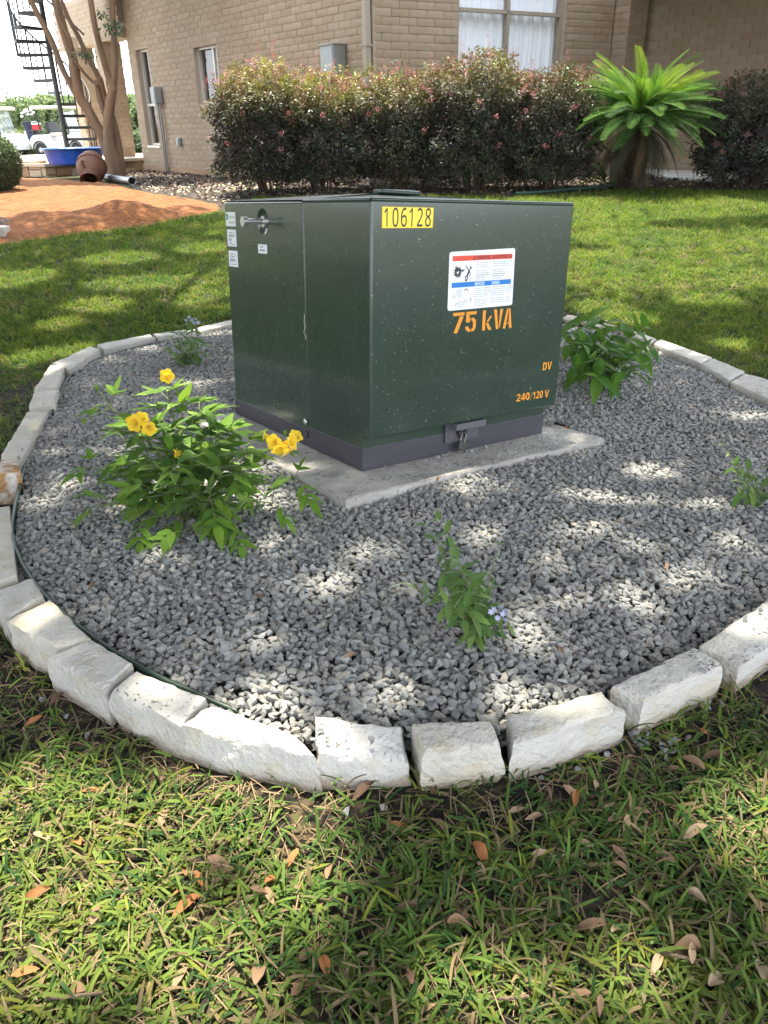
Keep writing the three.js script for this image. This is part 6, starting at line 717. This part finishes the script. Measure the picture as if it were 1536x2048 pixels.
function tuft(seed, n, L, W) { const R = rng(seed), l = []; for (let i = 0; i < n; i++) { const g = blade(L * R.r(0.6, 1.15), W * R.r(0.7, 1.2), R.r(0.2, 1.5), 3, R.n() * 0.6); g.applyMatrix4(mat4(V(R.n() * 0.02, 0, R.n() * 0.02), new THREE.Quaternion().setFromEuler(new THREE.Euler(0, R() * 6.28, R.r(0.35, 1.35), 'YZX')), 1)); l.push(g); } return mergeGeometries(l); }
{ const R = rng(7), blades = [[0.048, 0.0062, 0.5, 5, 0.2], [0.060, 0.006, 0.9, 5, -0.3], [0.040, 0.0068, 0.3, 4, 0.5], [0.070, 0.005, 1.3, 6, 0.2], [0.032, 0.0066, 0.6, 4, -0.5]].map((a) => blade(...a)), tufts = [1, 2, 3].map((s) => tuft(s, 9, 0.068, 0.0054)), gm = leafMat(0xffffff, { transmission: 0.45, clearcoat: 0.08, clearcoatRoughness: 0.4, specularIntensity: 0.3 });
  const bm = blades.map(() => []), bc = blades.map(() => []), tm = tufts.map(() => []), tc = tufts.map(() => []);
  const tone = (x, z, far) => { const q = R(), v = R.r(0.75, 1.3), y = clamp(0.45 + 1.2 * fbm(x * 1.6, 8, z * 1.6, 3)); let c = far ? mixc([0.070, 0.150, 0.012], [0.165, 0.22, 0.016], y) : mixc([0.08, 0.165, 0.028], [0.18, 0.235, 0.042], y); if (q < (far ? 0.05 : 0.13)) c = [0.24, 0.185, 0.095]; else if (q < (far ? 0.2 : 0.24)) c = [0.19, 0.215, 0.03]; else if (q > 0.86) c = [0.035, 0.09, 0.02]; return col(c[0] * v, c[1] * v, c[2] * v); };
  const clear = (x, z) => !inRing(x, z, 0.005) && inDirt(x, z) < 0.02 && inMulch(x, z) < 0.03 && !(x < -1.7 && z < -10 && (inDirt(x, z) > -0.6 && inMulch(x, z) > -1.2 || z < -14));
  const dens = (x, z) => clamp(0.85 + 1.1 * fbm(x * 3.6, 12, z * 3.6, 3), 0.15, 1) * (1 - 0.9 * soil(x, z));
  for (let i = 0; i < 90000; i++) { const x = R.r(-2.3, 2.3), z = R.r(-2.0, 0.25); if (!clear(x, z) || R() > dens(x, z)) continue; const k = Math.floor(R() * blades.length), el = 0.04 + Math.pow(R(), 2) * 1.1; bm[k].push(mat4(V(x, lawn(x, z) + R() * 0.016, z), new THREE.Quaternion().setFromEuler(new THREE.Euler(R.n() * 0.5, R() * 6.28, el, 'YZX')), R.r(0.5, 1.05))); bc[k].push(tone(x, z)); }
  const zone = (n, x0, x1, z0, z1, s0, s1) => { for (let i = 0; i < n; i++) { const x = R.r(x0, x1), z = R.r(z0, z1); if (!clear(x, z) || R() > dens(x, z) + 0.15) continue; const k = Math.floor(R() * tufts.length); tm[k].push(mat4(V(x, lawn(x, z) - 0.004, z), new THREE.Quaternion().setFromEuler(new THREE.Euler(R.n() * 0.2, R() * 6.28, R.n() * 0.2)), V(1, 0.8, 1).multiplyScalar(R.r(s0, s1)))); tc[k].push(tone(x, z, z < -4)); } };
  zone(9000, -2.4, 2.4, -2.0, 0.25, 0.5, 0.95); zone(2600, -4.5, -2.2, -2.2, 0.25, 0.7, 1.1); zone(2600, 2.2, 4.5, -2.2, 0.25, 0.7, 1.1); zone(26000, -3.6, 3.6, -5.6, -1.9, 0.6, 1.05); zone(46000, -6, 6, -9, -4.4, 0.75, 1.25); zone(52000, -7.5, 8, -13.6, -8.6, 0.9, 1.5); zone(9000, -10, -4, -9, -3, 0.9, 1.5); zone(9000, 4, 10, -11, -3, 0.9, 1.5); zone(9000, -7.5, -4, -18, -11, 0.9, 1.4);
  // longer sprigs standing against the front blocks
  for (const [u, v, n] of [[575, 1545, 10], [905, 1575, 9], [960, 1575, 8], [1030, 1555, 10], [1240, 1470, 6], [1190, 1470, 7], [1400, 1440, 8], [700, 1575, 8], [545, 1560, 6], [860, 1580, 8], [1480, 1400, 6]]) { const p = hit(u, v, lawn); for (let i = 0; i < n; i++) { const k = 1 + 2 * Math.floor(R() * 2); bm[k].push(mat4(V(p.x + R.n() * 0.02, p.y, p.z + R.n() * 0.012), new THREE.Quaternion().setFromEuler(new THREE.Euler(0, R() * 6.28, R.r(0.9, 1.5), 'YZX')), R.r(0.7, 1.15))); bc[k].push(tone(p.x, p.z)); } }
  blades.forEach((g, k) => inst('grass_blades', g, gm, bm[k], bc[k], grassG)); tufts.forEach((g, k) => inst('grass_tufts', g, gm, tm[k], tc[k], grassG));
  const straw = blade(0.05, 0.0017, 0.6, 4, 0.4), sm = [], sc = []; for (let i = 0; i < 26000; i++) { const x = R.r(-2.2, 2.2), z = R.r(-1.9, 0.2); if (!clear(x, z)) continue; sm.push(mat4(V(x, lawn(x, z) + 0.003 + R() * 0.016, z), new THREE.Quaternion().setFromEuler(new THREE.Euler(R.n() * 0.4, R() * 6.28, R.n() * 0.22, 'YZX')), R.r(0.5, 1.5))); const v = R.r(0.5, 1.25); sc.push(col(0.21 * v, 0.15 * v, 0.085 * v)); }
  const th = new THREE.Group(); th.name = 'dry_thatch'; th.userData.kind = 'stuff'; scene.add(th); inst('dry_thatch', straw, std({ color: 0xffffff, roughness: 0.9, side: THREE.DoubleSide }), sm, sc, th); }
{ // dry leaves lying in the grass
  const R = rng(33), geos = [0.1, 0.35, 0.7, 0.5, 0.9, 0.2].map((c, i) => { const g = leafGeo(0.036 + (i % 3) * 0.006, 0.0145 + (i % 4) * 0.0022, [0.55, 0.35, 0.8, 1.3, 0.2, 0.9][i], c, 9), P = g.attributes.position; for (let k = 0; k < P.count; k++) { const x = P.getX(k), z = P.getZ(k), a = x * (i % 2 ? 16 : -12), e = 1 + 0.18 * noise(x * 160, i * 3.3, z * 160); P.setXYZ(k, x, P.getY(k) * Math.cos(a) + z * Math.sin(a) + 0.0022 * noise(x * 90, i, z * 90), z * Math.cos(a) * e); } g.computeVertexNormals(); return g.translate(-0.02, 0.003, 0); }), cM = { tan: [0.24, 0.15, 0.09], brown: [0.14, 0.08, 0.05], orange: [0.33, 0.13, 0.042], pale: [0.33, 0.235, 0.15] }, mt = {}; for (const k in cM) mt[k] = std({ color: col(...cM[k]), roughness: 0.8, side: THREE.DoubleSide, map: brickTex });
  const L = { tan: 'tan dry oak leaf lying flat in the front lawn', brown: 'dark brown dry oak leaf lying in the front lawn', orange: 'orange-brown dry oak leaf lying in the front lawn', pale: 'pale buff dry oak leaf lying in the front lawn' };
  const put = (u, v, kind, s = 1, label) => { const p = hit(u, v, lawn); const m = new THREE.Mesh(R.pick(geos), mt[kind]); m.name = numbered('fallen_leaf'); m.position.set(p.x, p.y + R.r(0.008, 0.024), p.z); m.rotation.set(R.n() * 0.35, R() * 6.28, R.n() * 0.3, 'YXZ'); m.scale.setScalar(s * R.r(0.85, 1.15)); scene.add(m); tag(m, label || L[kind], 'fallen leaf', label ? undefined : 'dry leaves on the front lawn'); if (!label) loose.push([m, u, v, kind]); };
  const loose = [];
  put(960, 1731, 'orange', 1.25, 'broad orange leaf lying in the grass below the front blocks, right of centre'); put(586, 1732, 'orange', 0.9, 'bright orange leaf next to a grey leaf in the middle of the front lawn'); put(380, 1818, 'orange', 1.05, 'long orange-tan leaf lying across the front lawn left of centre'); put(1390, 1680, 'pale', 1.2, 'large pale pointed leaf on the front lawn toward the right edge'); put(1392, 1811, 'pale', 1.0, 'narrow pale leaf on the front lawn near the right edge, below the large pointed one'); put(1520, 1955, 'pale', 1.35, 'largest grey-buff leaf in the lower right corner'); put(1155, 1503, 'orange', 0.9, 'bright tan leaf tucked against the foot of the cream limestone block');
  for (const [u, v, k] of [[555, 1725, 'tan'], [400, 1770, 'orange'], [440, 1738, 'tan'], [1238, 1717, 'tan'], [1326, 1730, 'tan'], [1250, 1664, 'pale'], [1232, 1645, 'tan'], [875, 1660, 'tan'], [798, 1657, 'orange'], [652, 1945, 'orange'], [605, 1988, 'brown'], [150, 2000, 'tan'], [520, 1960, 'tan'], [1430, 1975, 'pale'], [180, 1592, 'orange'], [158, 1690, 'orange'], [76, 1800, 'orange'], [1180, 1867, 'tan'], [1232, 1866, 'pale'], [1368, 1908, 'tan'], [923, 1866, 'tan'], [1310, 1945, 'pale'], [660, 1755, 'tan'], [540, 1805, 'tan'], [525, 1800, 'brown'], [1140, 1600, 'tan'], [1200, 1598, 'brown'], [1270, 1635, 'tan'], [1150, 1606, 'orange'], [1010, 1545, 'orange'], [1040, 1540, 'orange'], [200, 1840, 'tan'], [820, 1960, 'brown'], [120, 1410, 'brown'], [60, 1300, 'brown'], [130, 1330, 'tan'], [30, 1330, 'brown'], [70, 1450, 'orange'], [480, 1500, 'brown'], [860, 1585, 'brown'], [730, 1590, 'brown'], [60, 1960, 'orange'], [305, 1990, 'tan'], [330, 1640, 'tan'], [1385, 1545, 'tan'], [1270, 1530, 'tan'], [1430, 1530, 'brown'], [1505, 1735, 'tan'], [1490, 1770, 'orange']]) put(u, v, k);
  const kinds = ['tan', 'tan', 'brown', 'brown', 'orange', 'pale']; for (let i = 0; i < 36; i++) { const u = R.r(10, 1530), v = R.r(1470, 2040), p = hit(u, v, lawn); if (inRing(p.x, p.z, 0.02)) continue; put(u, v, R.pick(kinds), R.r(0.6, 1)); }
  { const cell = {}; for (const e of loose) { const c = ['at the far left', 'at the left', 'left of centre', 'right of centre', 'at the right', 'at the far right'][Math.min(5, Math.floor(e[1] / 256))], r = e[2] < 1560 ? 'close to the stones' : e[2] < 1680 ? 'upper lawn' : e[2] < 1800 ? 'middle lawn' : e[2] < 1930 ? 'lower lawn' : 'along the bottom edge'; (cell[L[e[3]].split(' lying')[0].replace(' oak', '') + ' ' + c + ', ' + r] ||= []).push(e); }
    for (const k in cell) { const l = cell[k].sort((a, b) => a[1] - b[1]); l.forEach((e, i) => { e[0].userData.label = k + (l.length < 2 ? '' : l.length === 2 ? [', left one of two', ', right one of two'][i] : ', ' + ['first', 'second', 'third', 'fourth', 'fifth', 'sixth', 'seventh'][i] + ' from the left'); }); } }
  for (const [u, v] of [[30, 660], [75, 780], [310, 540], [395, 560], [120, 600]]) put(u, v, 'tan', 1.2, ['tan leaf in the grass at the far left behind the ring', 'tan leaf beside the short scuffed block on the left rim', 'tan leaf on the far lawn left of the cabinet', 'tan leaf on the far lawn close to the cabinet', 'tan leaf on the far lawn between ring and red dirt'][[30, 75, 310, 395, 120].indexOf(u)]);
  [[875, 972, 'orange-brown leaf scrap on the gravel at the pad edge', 'orange'], [1130, 868, 'curled orange leaf on the gravel behind the right end of the pad', 'orange'], [1237, 1062, 'brown leaf scrap on the gravel in front of the cabinet', 'brown'], [188, 1188, 'small olive leaf on the gravel near the left rim', 'brown'], [700, 1330, 'tan leaf scrap on the gravel behind the pebble-topped block', 'tan'], [1330, 1150, 'tan leaf scrap on the gravel at the right half of the bed', 'tan'], [520, 1210, 'brown leaf scrap on the gravel below the yellow-flowered shrub', 'brown'], [1120, 1320, 'brown leaf scrap on the gravel right of the small blue-flowered plant', 'brown'], [260, 760, 'tan leaf scrap on the gravel near the back-left plant', 'tan']].forEach(([u, v, lab, k]) => { const p = hit(u, v, bed), m = new THREE.Mesh(geos[1], mt[k]); m.name = numbered('fallen_leaf'); m.position.copy(p).y += 0.028; m.rotation.set(0.2, R() * 6, 0.2); m.scale.setScalar(0.7); scene.add(m); tag(m, lab, 'fallen leaf'); });
  const tw = barkM([0.2, 0.14, 0.09]); [[[1075, 1520], [1105, 1500], 'short twig leaning by the cream limestone block'], [[1310, 1915], [1380, 1935], 'grey twig lying in the grass at lower right'], [[980, 2010], [1055, 2008], 'thin pale twig near the bottom edge of the lawn'], [[100, 2010], [210, 2000], 'brown twig in the lower left corner of the lawn']].forEach(([a, b, lab], i) => { const p = hit(...a, lawn), q = hit(...b, lawn), m = new THREE.Mesh(tubeGeo(curve([p.clone().add(V(0, 0.015, 0)), p.clone().lerp(q, 0.5).add(V(0, 0.025, 0.006)), q.clone().add(V(0, 0.018 + (i === 0 ? 0.04 : 0), 0))], 8), 0.0028, 6), tw); m.name = numbered('twig'); scene.add(m); tag(m, lab, 'twig'); }); }

// ------------------------------------------------------------------ live oak over the camera: its crown throws the dappled shade
{ const R = rng(99), t = thing('live_oak', 'spreading live oak above and behind the viewer whose crown shades the bed', 'tree', V(-2.6, 0, 3.4)), tr = new MB(), o = V(2.6, 0, -3.4), bark = barkM([0.12, 0.10, 0.08]);
  tr.tube(curve([V(0, -0.1, 0), V(0.1, 1.2, -0.1), V(0.3, 2.6, -0.2)], 12), [...Array(13)].map((_, i) => lerp(0.42, 0.3, i / 12)), 14); part('trunk', tr.geo(), bark, t);
  for (const [x, y, z] of [[-4, 6, -3], [-2.5, 6.2, -9], [0.8, 6, -12.5], [3.6, 6.2, -9.5], [6.5, 6, -6], [5, 5.6, -1.5], [0, 6.5, -5], [-4, 5.6, 2]]) { const c = curve([V(0.25, 2.4, -0.2), V(x * 0.35 + 0.2, 4.6, z * 0.3), V(x, y, z).sub(V(0, 0.3, 0))], 16); part('limb', tubeGeo(c, c.map((_, i) => lerp(0.2, 0.03, i / 16)), 8), bark, t); }
  // gaps in the crown: where the sun comes through to the ground in the photograph
  const gaps = [[1000, 1075, 75, 50], [935, 985, 60, 25], [1060, 1130, 45, 40], [1010, 1240, 55, 70], [1060, 1300, 45, 45], [1000, 1365, 55, 45], [1130, 1210, 30, 30], [1285, 945, 45, 25], [1170, 990, 60, 22], [1250, 1005, 60, 26], [1180, 1060, 55, 30], [1290, 1100, 40, 22], [1500, 835, 40, 18], [1420, 1020, 30, 18], [1275, 1210, 22, 18], [1480, 1110, 40, 25], [1350, 1160, 25, 18],
    [140, 975, 70, 36], [235, 905, 60, 26], [90, 1010, 40, 18], [575, 1010, 35, 40], [480, 905, 45, 25], [430, 850, 50, 18], [600, 950, 60, 26], [200, 715, 70, 16], [420, 668, 60, 16], [390, 765, 60, 14], [300, 700, 40, 10], [930, 958, 50, 16], [1130, 880, 35, 12], [640, 1180, 40, 22], [730, 1110, 40, 18], [330, 1110, 30, 18], [520, 1300, 25, 14], [790, 1400, 30, 14], [560, 1090, 40, 25],
    [480, 1425, 60, 26], [330, 1400, 26, 18], [590, 1470, 50, 22], [1100, 1430, 75, 32], [90, 1260, 26, 18], [150, 705, 60, 22], [100, 750, 20, 14], [1536, 1270, 40, 22],
    [80, 1640, 150, 110], [30, 1740, 90, 80], [60, 1980, 120, 80], [200, 1960, 70, 60], [295, 1760, 70, 60], [400, 1680, 55, 40], [300, 1600, 45, 30], [480, 1560, 60, 25], [375, 1900, 110, 70], [640, 1745, 50, 30], [480, 1665, 40, 26], [160, 1810, 40, 50], [1500, 1700, 55, 70], [1430, 1640, 40, 32], [900, 1985, 110, 45], [1050, 2010, 80, 34], [560, 1590, 60, 30], [700, 1830, 50, 30], [1530, 1600, 40, 40], [760, 1960, 40, 25], [500, 2010, 50, 30], [1230, 2020, 40, 20], [230, 1690, 40, 30], [560, 1850, 30, 20],
    [385, 1015, 230, 110], [450, 950, 120, 60], [430, 930, 60, 30], [480, 960, 50, 30], [330, 960, 40, 25], [150, 1880, 120, 60], [250, 1640, 110, 60], [330, 1980, 90, 60], [560, 1700, 70, 40], [640, 1600, 60, 30], [1250, 1980, 90, 40], [300, 568, 130, 14], [60, 720, 60, 22], [200, 612, 60, 14], [380, 600, 50, 14], [120, 650, 60, 18], [40, 560, 60, 18], [240, 520, 70, 12], [400, 500, 50, 10], [1320, 700, 60, 16], [1200, 620, 50, 16], [1250, 640, 60, 14], [1450, 690, 50, 14], [1500, 560, 60, 18], [1400, 600, 60, 12]].map(([u, v, a, b]) => { const p = hit(u, v, (x, z) => inRing(x, z) ? bedPlane(x, z) : lawn(x, z)), q = hit(u + a, v, lawn), r = hit(u, v + b, lawn); return [p.x, p.z, Math.abs(q.x - p.x) * (v < 1420 && v > 640 ? 0.62 : 1.0) + 0.05, Math.abs(r.z - p.z) * (v < 1420 && v > 640 ? 0.62 : 1.0) + 0.05]; });
  const lit = (x, z) => { for (const [cx, cz, rx, rz] of gaps) if (((x - cx) / rx) ** 2 + ((z - cz) / rz) ** 2 < 1) return true; return false; };
  const keepP = (x, z) => { const back = smooth(-4.8, -6.2, z) * lerp(0.3, 1, smooth(-2.6, -0.8, x)), stripe = noise(x * 0.55 + 3, 5, z * 1.1); return lerp(1, stripe > 0.2 ? 0.8 : 0.04, back) * (1 - smooth(-8.6, -10.5, z) * 0.85); };
  const cl = [1, 2, 3, 4].map((s) => sprig(700 + s, 14, 0.085, 0.062, 0.036)), ms = cl.map(() => []), cs = cl.map(() => []), want = 125000; let n = 0;
  for (let i = 0; i < want * 3 && n < want; i++) { const x = R.r(-8, 8.5), z = R.r(-11.5, 3.5), q = ((x - 0.2) / 8.2) ** 2 + ((z + 3.6) / 8.2) ** 2; if (q > 1 || R() > 1.15 - 0.35 * q) continue; const y = 4.7 + 1.7 * (1 - q) * R() + 0.5 * noise(x * 0.5, 1, z * 0.5) + R() * 0.5, gx = x - SUN.x / SUN.y * y, gz = z - SUN.z / SUN.y * y; if (lit(gx, gz) || R() > keepP(gx, gz)) continue; const p = V(x, y, z).sub(t.position), k = Math.floor(R() * 4); ms[k].push(mat4(p, randQ(R), R.r(0.7, 1.1))); const v = R.r(0.7, 1.3); cs[k].push(col(0.06 * v, 0.085 * v, 0.028 * v)); n++; }
  const lm = std({ color: 0xffffff, roughness: 0.8, side: THREE.DoubleSide }); cl.forEach((g, k) => inst('crown', g, lm, ms[k], cs[k], t)); }

shade(scene);
renderer.render(scene, camera);
